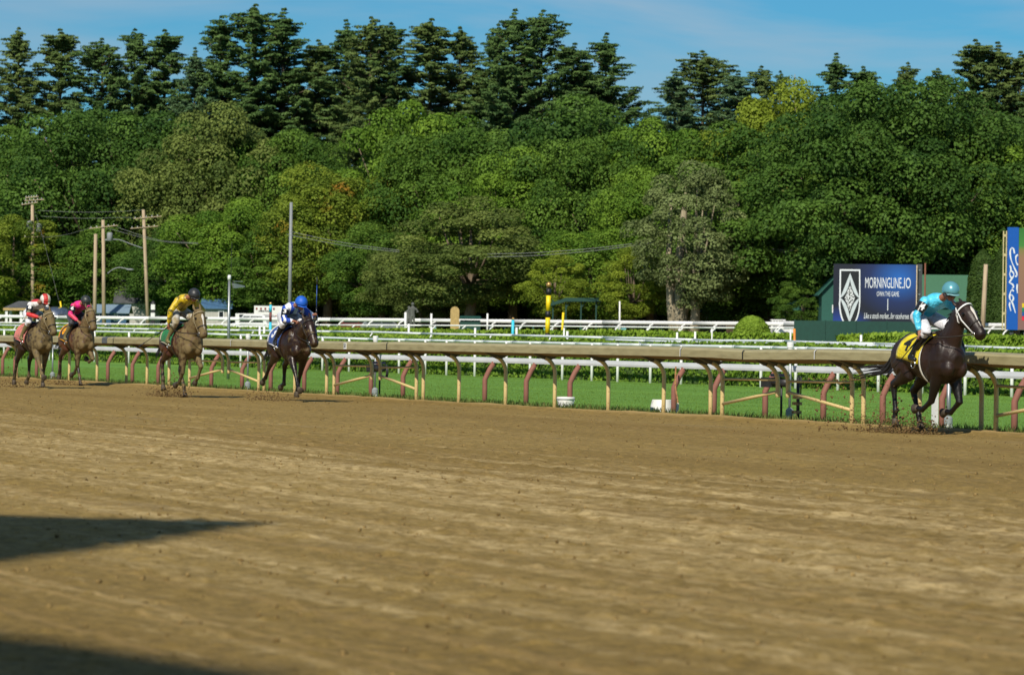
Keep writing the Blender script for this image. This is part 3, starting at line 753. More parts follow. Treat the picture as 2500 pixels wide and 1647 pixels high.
    for i, c in enumerate(cc):
        for q in range(3):
            w = Vector((rr.uniform(-0.10, -0.02), rr.uniform(-0.05, 0.08), rr.uniform(-0.10, 0.02)))
            mb.loft([c + up, c + up + w * 0.5 + Vector((0, 0, 0.02)), c + up + w], [0.022, 0.016, 0.004], sides=6)
    f0 = poll + up - hd * 0.03 + nrm * 0.05
    for q in range(6): mb.loft([f0, f0 + nrm * 0.04 + hd * 0.06 + side * rr.uniform(-0.03, 0.03), f0 + nrm * 0.05 + hd * 0.17 + side * rr.uniform(-0.04, 0.04)], [0.018, 0.013, 0.003], sides=5)
    mb.build("mane", m_hair if not pale else pale, root, True)
    mb = MB(); tl = tail or [(-0.86, 0, 1.28), (-1.0, 0, 1.18), (-1.12, -0.05, 0.95), (-1.25, -0.12, 0.72)]
    base = catmull(tl, 4)
    for q in range(34):
        j = Vector((rr.uniform(-1, 1), rr.uniform(-1, 1), rr.uniform(-1, 1))); k = len(base)
        ln = rr.uniform(0.6, 1.0); bb = base[:max(4, int(k * ln))]; kk = len(bb)
        mb.loft([p + up + j * (0.02 + 0.10 * (i / k) ** 1.5) for i, p in enumerate(bb)], [0.022 * (1 - i / kk) + 0.003 for i in range(kk)], sides=5)
    mb.build("tail", m_hair, root, True)
    # saddle cloth with number, girth, saddle
    if cloth:
        x0, x1 = -0.36, 0.24; nx, na = 10, 26; amax = 1.74; mb = MB()
        for i in range(nx + 1):
            x = x0 + (x1 - x0) * i / nx
            for j in range(na + 1):
                an = -amax + 2 * amax * j / na; mb.v.append(tuple(trunk_pt(x - 0.10 * (abs(an) / amax), an, 0.022 + 0.004 * math.sin(9 * x + 3 * an)) + up))
        for i in range(nx):
            for j in range(na): a0 = i * (na + 1) + j; mb.f.append((a0, a0 + 1, a0 + na + 2, a0 + na + 1))
        o = mb.build("saddle_cloth", cloth, root, True); sm = o.modifiers.new("thick", 'SOLIDIFY'); sm.thickness = 0.008; sm.offset = 1
        def on_cloth(u, v, off=0.036):   # u forward metres from the cloth middle, v up metres along the flank
            an = 1.02 - v / 0.31; return trunk_pt(-0.115 + u - 0.10 * (an / amax), an, off) + up
        if cloth_num:
            Vt, Ft = text_mesh(cloth_num, 0.34, bold=0.012)
            bm = bmesh.new(); tmp = bpy.data.meshes.new("q"); tmp.from_pydata(Vt, [], Ft); bm.from_mesh(tmp); bmesh.ops.triangulate(bm, faces=bm.faces[:])
            bmesh.ops.subdivide_edges(bm, edges=[e for e in bm.edges if e.calc_length() > 0.05], cuts=2)
            MB().add([tuple(on_cloth(v.co.x - 0.04, v.co.y + 0.02)) for v in bm.verts], [tuple(v.index for v in f.verts) for f in bm.faces]).build("numeral", numcol, o); bm.free(); bpy.data.meshes.remove(tmp)
        if trim:
            pts = [trunk_pt(x0 + 0.012 - 0.10 * (an / amax), an, 0.034) + up for an in np.linspace(0.2, amax, 10)] + [trunk_pt(x - 0.10, amax, 0.034) + up for x in np.linspace(x0 + 0.012, x1, 6)]
            MB().loft(pts, 0.014, 0.006, sides=6).build("cloth_trim", trim, o, True)
        mb = MB()
        mb.loft([trunk_pt(0.18, 0, 0.05) + up, trunk_pt(0.05, 0, 0.035) + up, trunk_pt(-0.18, 0, 0.05) + up, trunk_pt(-0.30, 0, 0.07) + up], [0.07, 0.13, 0.14, 0.08], [0.03, 0.03, 0.03, 0.02], sides=10)
        for s in (-1, 1): mb.loft([trunk_pt(0.10, s * 0.35, 0.05) + up, trunk_pt(0.12, s * 0.8, 0.045) + up, trunk_pt(0.08, s * 1.15, 0.04) + up], [0.02] * 3, [0.11, 0.10, 0.06], side=(0, 1, 0), sides=8)
        mb.build("saddle", m_leather, root, True)
        mb = MB(); mb.loft([trunk_pt(0.16, a, 0.012) + up for a in np.linspace(0.9, 2 * math.pi - 0.9, 22)], 0.02, 0.008, side=(1, 0, 0), sides=6); mb.build("girth", girth or m_leather, root, True)
        for s in (-1, 1):
            MB().loft([trunk_pt(0.10, s * 1.0, 0.05) + up, Vector((0.06, -s * 0.335, 1.10)) + up], 0.012, 0.004, sides=6).build("stirrup_leather", m_leather, root, True)
            MB().loft([Vector((0.06, -s * 0.335, 1.10)) + up + Vector((0.055 * math.sin(a), 0.0, -0.055 + 0.055 * math.cos(a))) for a in np.linspace(0, 6.28, 12)], 0.008, side=(0, 1, 0), sides=6).build("stirrup", m_bit, root, True)
    # bridle and reins
    bm_ = bridle or m_leather; mb = MB()
    def ring(f, rw, rh, off=0.0):
        c = poll + up + hd * hl * f - nrm * off
        return [c + side * (rw * math.cos(a)) + nrm * (rh * math.sin(a)) for a in np.linspace(0, 2 * math.pi, 18)]
    br = MB().loft(ring(0.10, 0.121, 0.152), 0.013, 0.006, side=hd, sides=6, caps=False); br.build("browband", bm_, root, True)
    MB().loft(ring(0.62, 0.095, 0.124), 0.012, 0.005, side=hd, sides=6, caps=False).build("noseband", m_leather, root, True)
    for s in (-1, 1):
        MB().loft([poll + up + hd * 0.02 + side * s * 0.115, poll + up + hd * hl * 0.35 + side * s * 0.130 - nrm * 0.02, poll + up + hd * hl * 0.80 + side * s * 0.089 - nrm * 0.02], 0.012, 0.005, side=nrm, sides=6).build("cheek_strap", bm_, root, True)
        MB().loft([poll + up - hd * 0.02 + side * s * 0.10, poll + up + hd * hl * 0.25 + side * s * 0.112 - nrm * 0.11, poll + up + hd * hl * 0.36 - nrm * 0.175], 0.010, 0.005, side=nrm, sides=6).build("throat_lash", bm_, root, True)
        bp0 = poll + up + hd * hl * 0.82 + side * s * 0.089 - nrm * 0.03
        MB().loft([bp0 + (hd * math.cos(a) + nrm * math.sin(a)) * 0.035 for a in np.linspace(0, 6.28, 12)], 0.006, side=side, sides=6).build("bit_ring", m_bit, root, True)
        hnd = Vector(hands[0 if s < 0 else 1]) if hands else Vector((0.45, s * 0.1, 1.62))
        md = bp0.lerp(hnd + up, 0.5) + Vector((0, s * 0.10, -0.06))
        MB().loft(catmull([bp0, md, hnd + up], 6), 0.010, 0.004, side=(0, 0, 1), sides=6).build("rein", m_leather, root, True)
    if blaze:
        pts = [poll + up + hd * hl * f + nrm * r_ + side * off for f, r_, off in ((0.20, 0.152, 0.0), (0.30, 0.144, 0.004), (0.45, 0.136, 0.0), (0.60, 0.117, -0.004), (0.78, 0.102, 0.0))]
        MB().loft(pts, [0.008, 0.03, 0.014, 0.010, 0.006], [0.006] * 5, side=side, sides=8).build("blaze", mat("blaze_white", (0.62, 0.58, 0.52), 0.7), root, True)
    return root

# ------------------------------------------------------------------ jockeys
m_skin = mat("skin", lin((150, 98, 72)), 0.5, var=0.1, scale=10)
m_goggle = mat("goggle_lens", (0.01, 0.01, 0.012), 0.08)
m_boot = mat("boot_black", (0.012, 0.012, 0.014), 0.25, var=0.2)
def silk(name, fn, rough=0.42):
    m = bpy.data.materials.new(name); m.use_nodes = True; N, L = m.node_tree.nodes, m.node_tree.links; b = N["Principled BSDF"]
    b.inputs["Roughness"].default_value = rough; b.inputs["Sheen Weight"].default_value = 0.1
    tc = N.new("ShaderNodeTexCoord"); c = fn(N, L, tc)
    L.new(c, b.inputs["Base Color"])
    nb = N.new("ShaderNodeTexNoise"); nb.inputs["Scale"].default_value = 9; nb.inputs["Detail"].default_value = 3; nb.inputs["Distortion"].default_value = 1.5; L.new(tc.outputs["Object"], nb.inputs["Vector"])
    bp = N.new("ShaderNodeBump"); bp.inputs["Strength"].default_value = 0.7; bp.inputs["Distance"].default_value = 0.035; L.new(nb.outputs[0], bp.inputs["Height"]); L.new(bp.outputs[0], b.inputs["Normal"])
    return m
def plain(col, col2=None, scale=6.0, lo=0.45, hi=0.55):
    def fn(N, L, tc):
        z = N.new("ShaderNodeTexNoise"); z.inputs["Scale"].default_value = scale; z.inputs["Detail"].default_value = 4; L.new(tc.outputs["Object"], z.inputs["Vector"])
        r = N.new("ShaderNodeValToRGB"); r.color_ramp.elements[0].position = lo; r.color_ramp.elements[1].position = hi
        r.color_ramp.elements[0].color = col; r.color_ramp.elements[1].color = col2 or col; L.new(z.outputs[0], r.inputs[0]); return r.outputs[0]
    return fn
def zones(items, axis=2, base=None):
    """bands of colour along an object axis: list of (position, colour), constant steps"""
    def fn(N, L, tc):
        s = N.new("ShaderNodeSeparateXYZ"); L.new(tc.outputs["Object"], s.inputs[0])
        mr = N.new("ShaderNodeMapRange"); L.new(s.outputs[axis], mr.inputs[0]); mr.inputs[1].default_value = items[0][0]; mr.inputs[2].default_value = items[-1][0] + 0.001
        r = N.new("ShaderNodeValToRGB"); r.color_ramp.interpolation = 'CONSTANT'; lo, hi = items[0][0], items[-1][0] + 0.001
        while len(r.color_ramp.elements) < len(items): r.color_ramp.elements.new(0.5)
        for e, (p, c) in zip(r.color_ramp.elements, items): e.position = (p - lo) / (hi - lo); e.color = c
        L.new(mr.outputs[0], r.inputs[0]); return r.outputs[0]
    return fn

def make_jockey(label, t, n, J, jacket, breech, helmet, dz=0.0, scale=1.0, yaw=0.0, boots=None, number=None, numcol=None, band=None, glove=None):
    """J: joints in the horse's frame, y + towards the rail"""
    root = empty("person", t2w((t, n, 0)), ROT + yaw, label, "person", "jockeys riding the race horses"); root.scale = (scale,) * 3
    up = Vector((0, 0, dz)); g = lambda k: Vector(J[k]) + up
    pel, ch, nk, hc = g('pelvis'), g('chest'), g('neck'), g('head')
    look = Vector(J.get('look', (0.95, 0.0, -0.30))).normalized(); sd_ = Vector((0, 0, 1)).cross(look).normalized(); hu = look.cross(sd_)
    # the body, one continuous surface
    mb = MB()
    mb.loft([pel, pel.lerp(ch, 0.5) + Vector((-0.02, 0, 0.03)), ch, nk], [0.13, 0.12, 0.15, 0.055], [0.10, 0.09, 0.10, 0.055], sides=12)
    mb.loft([nk - (hc - nk) * 0.2, nk.lerp(hc, 0.5), hc], [0.058, 0.054, 0.06], sides=10)
    mb.ball(hc, (0.088, 0.078, 0.10)); jaw = hc + look * 0.035 - hu * 0.065
    mb.ball(jaw, (0.055, 0.055, 0.055)); mb.ball(hc + look * 0.088 - hu * 0.045, 0.017); mb.ball(hc + look * 0.095 - hu * 0.030, 0.014)
    for s in (-1, 1): mb.ball(hc + sd_ * s * 0.08 - hu * 0.02, (0.016, 0.012, 0.028))
    fingers = MB()
    jm, bmx = MB(), MB()
    jm.loft([pel + (ch - pel) * 0.12, pel.lerp(ch, 0.45) + Vector((-0.02, 0, 0.04)), ch + Vector((0, 0, 0.0)), nk.lerp(ch, 0.4), nk], [0.145, 0.150, 0.180, 0.12, 0.068], [0.115, 0.115, 0.125, 0.09, 0.064], sides=16)
    bmx.loft([pel + (ch - pel) * 0.28, pel, pel - (ch - pel).normalized() * 0.10], [0.140, 0.158, 0.12], [0.108, 0.122, 0.10], sides=14)
    for s, q in ((-1, 'R'), (1, 'L')):
        sh, el, wr_, hip, kn, an, to = (g(k + q) for k in ('sh', 'el', 'wr', 'hip', 'kn', 'an', 'to'))
        mb.loft([ch.lerp(sh, 0.3), sh, sh.lerp(el, 0.5), el, el.lerp(wr_, 0.4), wr_], [0.06, 0.055, 0.045, 0.038, 0.036, 0.026], sides=10)
        mb.loft([hip, hip.lerp(kn, 0.5), kn, kn.lerp(an, 0.4), an], [0.085, 0.075, 0.055, 0.050, 0.036], sides=10)
        jm.ball(sh, 0.078); jm.loft([ch.lerp(sh, 0.45), sh, sh.lerp(el, 0.5), el, el.lerp(wr_, 0.5), wr_ - (wr_ - el).normalized() * 0.02], [0.09, 0.078, 0.068, 0.060, 0.054, 0.038], sides=12)
        bmx.loft([pel.lerp(hip, 0.5), hip, hip.lerp(kn, 0.5), kn - (kn - hip).normalized() * 0.02, kn + (kn - hip).normalized() * 0.02, kn.lerp(an, 0.25)], [0.10, 0.108, 0.098, 0.078, 0.07, 0.058], sides=12)
        bt = MB()
        bt.loft([kn.lerp(an, 0.18), kn.lerp(an, 0.45), kn.lerp(an, 0.8), an, an + (an - kn).normalized() * 0.04], [0.062, 0.060, 0.048, 0.046, 0.044], sides=10)
        bt.loft([an + (an - kn).normalized() * 0.03 - (to - an) * 0.25, an.lerp(to, 0.3) + Vector((0, 0, -0.02)), to], [0.036, 0.044, 0.030], [0.045, 0.042, 0.022], sides=10)
        bt.remeshed("boot", boots or m_boot, root, 0.012, 2)
        # hand: palm, four bent fingers and a thumb closed on the rein or the whip
        hdv = (wr_ - el).normalized(); ac = Vector((0, 1, 0)) - hdv * hdv.y; ac.normalize(); dn = hdv.cross(ac); dn = -dn if dn.z > 0 else dn
        mb.loft([wr_ - hdv * 0.02, wr_ + hdv * 0.03, wr_ + hdv * 0.075], [0.026, 0.038, 0.040], [0.022, 0.020, 0.018], side=ac, sides=10)
        for i, (off, ln) in enumerate(((-0.03, 0.9), (-0.01, 1.05), (0.01, 1.0), (0.03, 0.8))):
            b0 = wr_ + hdv * 0.075 + ac * off
            fingers.loft([b0 - hdv * 0.02, b0 + hdv * 0.018 * ln + dn * 0.012, b0 + hdv * 0.02 * ln + dn * 0.038, b0 - hdv * 0.006 + dn * 0.045], [0.0095, 0.009, 0.0085, 0.007], sides=6)
        b0 = wr_ + hdv * 0.03 - ac * s * 0.034
        fingers.loft([b0, b0 - ac * s * 0.014 + hdv * 0.025 + dn * 0.012, b0 - ac * s * 0.004 + hdv * 0.05 + dn * 0.03], [0.012, 0.0105, 0.008], sides=6)
    body = mb.remeshed("body", m_skin, root, 0.012, 3, extra=fingers)
    jm.remeshed("jacket", jacket, root, 0.014, 4); bmx.remeshed("breeches", breech, root, 0.014, 4)
    # helmet with peak, goggles
    R3 = Matrix((look, sd_, hu)).transposed(); mb = MB(); rings = 7; sg = 18
    hm = Matrix(R3)
    for i in range(rings + 1):
        ph = math.radians(-14 + 104 * i / rings); rr_ = math.cos(ph); zz = math.sin(ph)
        for j in range(sg):
            a = 2 * math.pi * j / sg; mb.v.append(tuple(hc + hm @ Vector((0.138 * rr_ * math.cos(a) + 0.004, 0.118 * rr_ * math.sin(a), 0.028 + 0.130 * zz))))
    for i in range(rings):
        for j in range(sg): a0 = i * sg + j; b1 = i * sg + (j + 1) % sg; mb.f.append((a0, b1, b1 + sg, a0 + sg))
    mb.f.append(tuple(rings * sg + j for j in range(sg))); mb.f.append(tuple(reversed(range(sg))))
    hob = mb.build("helmet", helmet, root, True)
    pk = MB(); arc = [hm @ Vector((0.137 * math.cos(a) + 0.004, 0.117 * math.sin(a), 0.0)) for a in np.linspace(-1.1, 1.1, 11)]; arc2 = [hm @ Vector((0.185 * math.cos(a) - 0.01, 0.110 * math.sin(a), -0.012)) for a in np.linspace(-1.1, 1.1, 11)]
    pk.v = [tuple(hc + p) for p in arc] + [tuple(hc + p) for p in arc2] + [tuple(hc + p - hu * 0.008) for p in arc] + [tuple(hc + p - hu * 0.008) for p in arc2]
    for i in range(10): pk.f += [(i, i + 1, i + 12, i + 11), (i + 22, i + 33, i + 34, i + 23), (i + 11, i + 12, i + 34, i + 33), (i, i + 22, i + 23, i + 1)]
    pk.build("helmet_peak", helmet if not band else band, hob, True)
    gg = MB().loft([hc + hm @ Vector((0.098 * math.cos(a), 0.090 * math.sin(a), -0.016)) for a in np.linspace(-1.15, 1.15, 12)], [0.012] * 12, [0.030] * 12, side=look, sides=8)
    gg.build("goggles", m_goggle, root, True)
    MB().loft([hc + hm @ Vector((0.02, 0.086 * math.sin(a), -0.03 - 0.085 * max(0, math.cos(a)))) for a in np.linspace(-1.57, 1.57, 12)], 0.008, 0.004, side=look, sides=6).build("chin_strap", m_boot, root, True)
    # number patch on the arm that shows
    if number:
        sh, el = g('shR'), g('elR'); ax = (el - sh).normalized(); c = sh.lerp(el, 0.48); vw = Vector((0.92, -0.40, 0.05)); vw = (vw - ax * vw.dot(ax)).normalized(); sx = ax.cross(vw)
        mb = MB(); mb.loft([c - ax * 0.075, c, c + ax * 0.075], [0.077, 0.076, 0.074], side=vw, sides=14, caps=False)
        ob = mb.build("arm_band", m_boot, root, True)
        Vt, Ft = text_mesh(number, 0.15, bold=0.004); dirx = -sx if (-sx).dot(Vector((0.4, 0.9, 0))) > 0 else sx
        MB().add([tuple(c + dirx * v[0] - ax * v[1] + vw * (0.083 - 3.0 * v[0] ** 2)) for v in Vt], Ft).build("numeral", numcol or m_white, ob)
    return root
def crop_stick(label, t, n, a, b, m, yaw=0.0, dz=0.0):
    root = empty("riding_crop", t2w((t, n, 0)), ROT + yaw, label, "riding crop", "crops held by the jockeys"); a, b = Vector(a) + Vector((0, 0, dz)), Vector(b) + Vector((0, 0, dz))
    MB().loft([a, a.lerp(b, 0.3)], [0.013, 0.011], side=(1, 0.3, 0), sides=8).build("grip", m_boot, root, True)
    MB().loft([a.lerp(b, 0.3), a.lerp(b, 0.82)], [0.008, 0.006], side=(1, 0.3, 0), sides=8).build("shaft", m, root, True)
    MB().loft([a.lerp(b, 0.80), b], [0.020, 0.018], [0.006, 0.005], side=(1, 0.3, 0), sides=8).build("popper", m_boot, root, True)
def joints(lean_z=0.0, head=(0.47, 0.0, 2.07), look=(0.95, -0.05, -0.30), **kw):
    J = dict(pelvis=(-0.24, 0, 1.74 + lean_z * 0.5), chest=(0.14, 0, 1.92 + lean_z), neck=(0.28, 0, 1.965 + lean_z), head=head, look=look)
    for s, q in ((-1, 'R'), (1, 'L')):
        J['sh' + q] = (0.17, s * 0.175, 1.90 + lean_z); J['el' + q] = (0.30, s * 0.27, 1.68 + lean_z * 0.6); J['wr' + q] = (0.50, s * 0.12, 1.60)
        J['hip' + q] = (-0.23, s * 0.10, 1.71 + lean_z * 0.5); J['kn' + q] = (0.27, s * 0.25, 1.53); J['an' + q] = (-0.03, s * 0.31, 1.16); J['to' + q] = (0.13, s * 0.335, 1.115)
    J.update(kw); return J
def clr(*c): return lin(c)

# 4: dark bay leading, sky-blue silks, yellow cloth
c_yellow = silk("cloth_yellow", plain(clr(226, 206, 20), clr(206, 186, 16)), 0.6); c_black = mat("numeral_black", (0.01, 0.01, 0.01), 0.6)
def place(x, y):
    p = w2t(on_g(x, y)); return p[0], p[1]
t4 = on_n(2272, 1000, 26.05)[0]
J4 = joints(0.02, head=(0.45, 0.02, 2.06), look=(0.97, 0.04, -0.20), shR=(0.12, -0.19, 1.93), elR=(0.13, -0.335, 1.73), wrR=(0.20, -0.32, 1.50), elL=(0.36, 0.30, 1.74), wrL=(0.52, 0.13, 1.66))
make_horse("dark bay horse with yellow number 4 cloth, white bridle and blaze", t4, 26.05, (0.80, 0.0, 1.84), (1.20, 0.09, 1.43),
           dict(FR=(-24, -62, -100), FL=(22, -56, -94), HR=(-66, 10, -6), HL=(-52, 24, 14)), coat_mat("dark_bay", (0.006, 0.004, 0.003), (0.030, 0.013, 0.008)), dz=-0.05, cloth=c_yellow, cloth_num="4", numcol=c_black,
           bridle=m_white, blaze=True, girth=m_girth, yaw=0.03, hands=[J4['wrR'], J4['wrL']], tail=[(-0.86, 0, 1.28), (-1.05, 0.03, 1.16), (-1.25, 0.02, 0.98), (-1.50, -0.12, 0.93), (-1.85, -0.20, 0.86)])
cy = clr(64, 186, 222)
make_jockey("jockey in shiny sky-blue jacket, white breeches and teal helmet", t4, 26.05, J4, silk("sky_silk", plain(cy, clr(84, 200, 232)), 0.32), silk("white_breech", plain((0.72, 0.72, 0.76, 1)), 0.5),
            mat("teal_helmet", lin((96, 160, 172)), 0.3, metal=0.2, coat=0.5, var=0.04), dz=-0.05, yaw=0.03, number="4", band=mat("peak_teal", lin((120, 170, 176)), 0.4))
crop_stick("thin dark crop pointing down beside the yellow saddle cloth", t4, 26.05, (0.24, -0.33, 1.44), (-0.45, -0.46, 0.86), m_boot, yaw=0.03, dz=-0.05)

# 3: dark bay with blue cloth
n3 = 24.4; t3 = on_n(708, 960, n3)[0]
J3 = joints(-0.10, head=(0.50, 0.02, 1.90), look=(0.93, 0.10, -0.36), wrR=(0.55, -0.14, 1.56), elR=(0.36, -0.27, 1.58), elL=(0.40, 0.36, 1.62), wrL=(0.62, 0.27, 1.69))
make_horse("dark brown horse with blue number 3 cloth and black bridle", t3, n3, (1.05, -0.03, 1.56), (1.37, 0.0, 1.08),
           dict(FR=(38, 30, 48), FL=(-30, -24, -30), HR=(-60, -45, -68), HL=(-58, -4, -78)), coat_mat("brown_bay", (0.007, 0.004, 0.003), (0.034, 0.014, 0.008), 0.12), dz=0.0, cloth=silk("cloth_blue", plain(clr(26, 72, 150), clr(22, 62, 134)), 0.6), cloth_num="3",
           numcol=m_white, trim=m_white, hands=[J3['wrR'], J3['wrL']])
make_jockey("jockey in blue and white striped jacket raising a crop, royal blue helmet", t3, n3, J3, silk("blue_white_silk", zones([(-0.5, clr(28, 70, 170)), (-0.30, clr(225, 228, 235)), (-0.265, clr(28, 70, 170)), (-0.20, clr(225, 228, 235)), (-0.09, clr(28, 70, 170)), (-0.03, clr(150, 190, 210)), (0.05, clr(28, 70, 170)), (0.12, clr(225, 228, 235)), (0.17, clr(28, 70, 170)), (0.27, clr(225, 228, 235)), (0.32, clr(28, 70, 170))], 1)),
            silk("white_breech2", plain((0.72, 0.72, 0.76, 1), (0.6, 0.6, 0.62, 1)), 0.5), mat("blue_helmet", lin((24, 92, 196)), 0.55, var=0.05), number="3")
crop_stick("upright blue-shafted crop with dark tip held up beside the royal blue helmet", t3, n3, (0.69, 0.27, 1.62), (0.62, 0.30, 2.42), mat("crop_blue", lin((40, 84, 170)), 0.4))

# yellow silks, green cloth, mud
nY = 23.45; tY = on_n(444, 960, nY)[0]
JY = joints(0.06, head=(0.52, 0.03, 2.06), look=(0.92, 0.15, -0.36), elR=(0.16, -0.33, 1.74), wrR=(0.10, -0.34, 1.47), elL=(0.40, 0.28, 1.76), wrL=(0.55, 0.14, 1.64))
make_horse("mud-splashed bay horse with green saddle cloth and white star", tY, nY, (0.94, -0.03, 1.72), (1.20, 0.0, 1.22),
           dict(FR=(-6, -40, -84), FL=(48, -36, -62), HR=(-62, 10, 4), HL=(-22, 32, 16, 0.06)), coat_mat("muddy_bay", (0.016, 0.008, 0.006), (0.085, 0.028, 0.012), 0.78), cloth=silk("cloth_green", plain(clr(20, 120, 62), clr(16, 104, 54)), 0.6), trim=mat("trim_pale", lin((196, 186, 160)), 0.8),
           blaze=True, bridle=mat("muddy_leather", lin((150, 136, 104)), 0.8), hands=[JY['wrR'], JY['wrL']], yaw=0.05)
make_jockey("jockey in mud-flecked yellow jacket and black helmet reaching down", tY, nY, JY, silk("yellow_silk", plain(clr(206, 176, 22), clr(96, 84, 34), 13.0, 0.5, 0.66)), silk("muddy_breech", plain(clr(200, 196, 186), clr(140, 126, 92), 8.0, 0.4, 0.6), 0.6),
            mat("charcoal_helmet", (0.025, 0.026, 0.028), 0.45, var=0.3, scale=30), boots=mat("muddy_boot", lin((110, 100, 62)), 0.7, var=0.25), yaw=0.05)
crop_stick("dark crop slanting down past the green saddle cloth", tY, nY, (0.14, -0.36, 1.42), (-0.20, -0.86, 1.02), m_boot)

# 8: mud, pink cloth, red and white cap
n8 = 23.3; t8 = on_n(83, 940, n8)[0]
J8 = joints(0.0, head=(0.55, 0.03, 2.01), look=(0.90, 0.05, -0.45), elR=(0.34, -0.29, 1.68), wrR=(0.58, -0.12, 1.62))
make_horse("mud-caked dark horse with pink saddle cloth and small star", t8, n8, (0.91, -0.03, 1.71), (1.16, 0.02, 1.22),
           dict(FR=(38, 36, 52), FL=(-18, -14, -8), HR=(-48, -22, -22), HL=(-48, -4, -50)), coat_mat("muddy_dark", (0.010, 0.007, 0.006), (0.034, 0.017, 0.011), 0.72), cloth=silk("cloth_pink", plain(clr(214, 120, 112), clr(150, 104, 84), 7.0, 0.4, 0.65), 0.7), trim=mat("trim_pink", lin((226, 140, 130)), 0.8),
           bridle=MATS["muddy_leather"], hands=[J8['wrR'], J8['wrL']], tail=[(-0.86, 0, 1.28), (-0.98, 0, 1.10), (-1.02, 0.0, 0.8), (-1.05, 0, 0.6)], yaw=0.09)
def redwhite(N, L, tc):
    return zones([(-0.30, clr(200, 40, 44)), (-0.02, clr(200, 40, 44)), (0.06, clr(224, 220, 214)), (0.3, clr(200, 40, 44))], 1)(N, L, tc)
make_jockey("jockey in white jacket with red cuffs and red and white cap", t8, n8, J8, silk("white_red_silk", zones([(1.4, clr(200, 44, 44)), (1.60, clr(200, 44, 44)), (1.73, clr(120, 112, 88)), (1.80, clr(222, 220, 216)), (1.97, clr(196, 44, 48)), (2.1, clr(196, 44, 48))], 2)), silk("white_breech3", plain((0.7, 0.7, 0.74, 1), clr(150, 138, 104), 7.0, 0.5, 0.6), 0.6),
            silk("red_white_cap", zones([(-0.2, clr(214, 208, 200)), (-0.045, clr(190, 44, 40)), (0.045, clr(206, 196, 170)), (0.2, clr(190, 44, 40))], 1), 0.5), boots=MATS["muddy_boot"], number="8", yaw=0.09)

# 6: mud, black cloth with orange, pink silks
n6 = 25.6; t6 = on_n(188, 930, n6)[0]
J6 = joints(0.02, head=(0.52, 0.0, 2.03), look=(0.90, 0.12, -0.4), elR=(0.28, -0.30, 1.72), wrR=(0.46, -0.16, 1.56))
make_horse("mud-caked bay horse with black saddle cloth edged orange", t6, n6, (0.90, -0.03, 1.82), (1.13, 0.0, 1.34),
           dict(FR=(-4, -44, -84), FL=(54, -72, -118), HR=(-62, -8, -28), HL=(-14, 30, 20, 0.08)), coat_mat("muddy_bay_red", (0.016, 0.008, 0.006), (0.10, 0.034, 0.014), 0.68), cloth=silk("cloth_black", plain((0.012, 0.012, 0.014, 1)), 0.6), cloth_num="6", numcol=mat("numeral_orange", lin((240, 160, 20)), 0.6),
           trim=mat("trim_orange", lin((236, 160, 30)), 0.7), bridle=MATS["muddy_leather"], hands=[J6['wrR'], J6['wrL']], yaw=0.06)
make_jockey("jockey in hot pink jacket with dark band and black helmet", t6, n6, J6, silk("pink_silk", plain(clr(232, 34, 132), clr(214, 60, 96), 5.0)), silk("dark_breech", plain(clr(46, 48, 54)), 0.6),
            mat("green_black_helmet", (0.03, 0.034, 0.032), 0.45, var=0.4, scale=24), number="6", boots=MATS["muddy_boot"], yaw=0.06)

# dirt thrown up by the hooves
pts = []; szs = []
rs2 = np.random.RandomState(8)
def spray(t, n, f, l, k, r=0.30, h=0.22):
    for _ in range(k):
        pts.append((t + f + rs2.normal() * r, n + l + rs2.normal() * 0.16, min(0.75, 0.01 + abs(rs2.normal()) * h * rs2.rand()))); szs.append(0.004 + 0.020 * rs2.rand() ** 3)
spray(t4, 26.05, -0.85, -0.15, 1100, 0.36, 0.34); spray(t4, 26.05, -0.35, 0.05, 500, 0.25, 0.22); spray(t4, 26.05, -1.8, -0.4, 500, 0.5, 1.1)
for tq, nq in ((t3, n3), (tY, nY), (t8, n8), (t6, n6)):
    spray(tq, nq, -1.1, -0.1, 330, 0.4, 0.26); spray(tq, nq, -0.1, 0.0, 160, 0.3, 0.18)
spray(tY, nY, -0.5, -0.1, 500, 0.4, 0.3); spray(t8, n8, -1.4, -0.3, 240, 0.3, 0.5)
clods("kicked_up_dirt", np.array(pts), np.array(szs), rs2, mat("kicked_dirt", lin((108, 84, 48)), 0.95, var=0.2), "clods of dirt flying up behind the galloping hooves")

# ------------------------------------------------------------------ trees
m_bark = mat("bark", lin((92, 78, 62)), 0.9, col2=lin((128, 112, 92)), scale=3, mapscale=(2, 2, 0.3), bump=0.5, bscale=8, bdist=0.1)
m_barkg = mat("bark_grey", lin((140, 130, 108)), 0.9, col2=lin((172, 160, 134)), scale=3, mapscale=(2, 2, 0.3), bump=0.5, bscale=8, bdist=0.1)

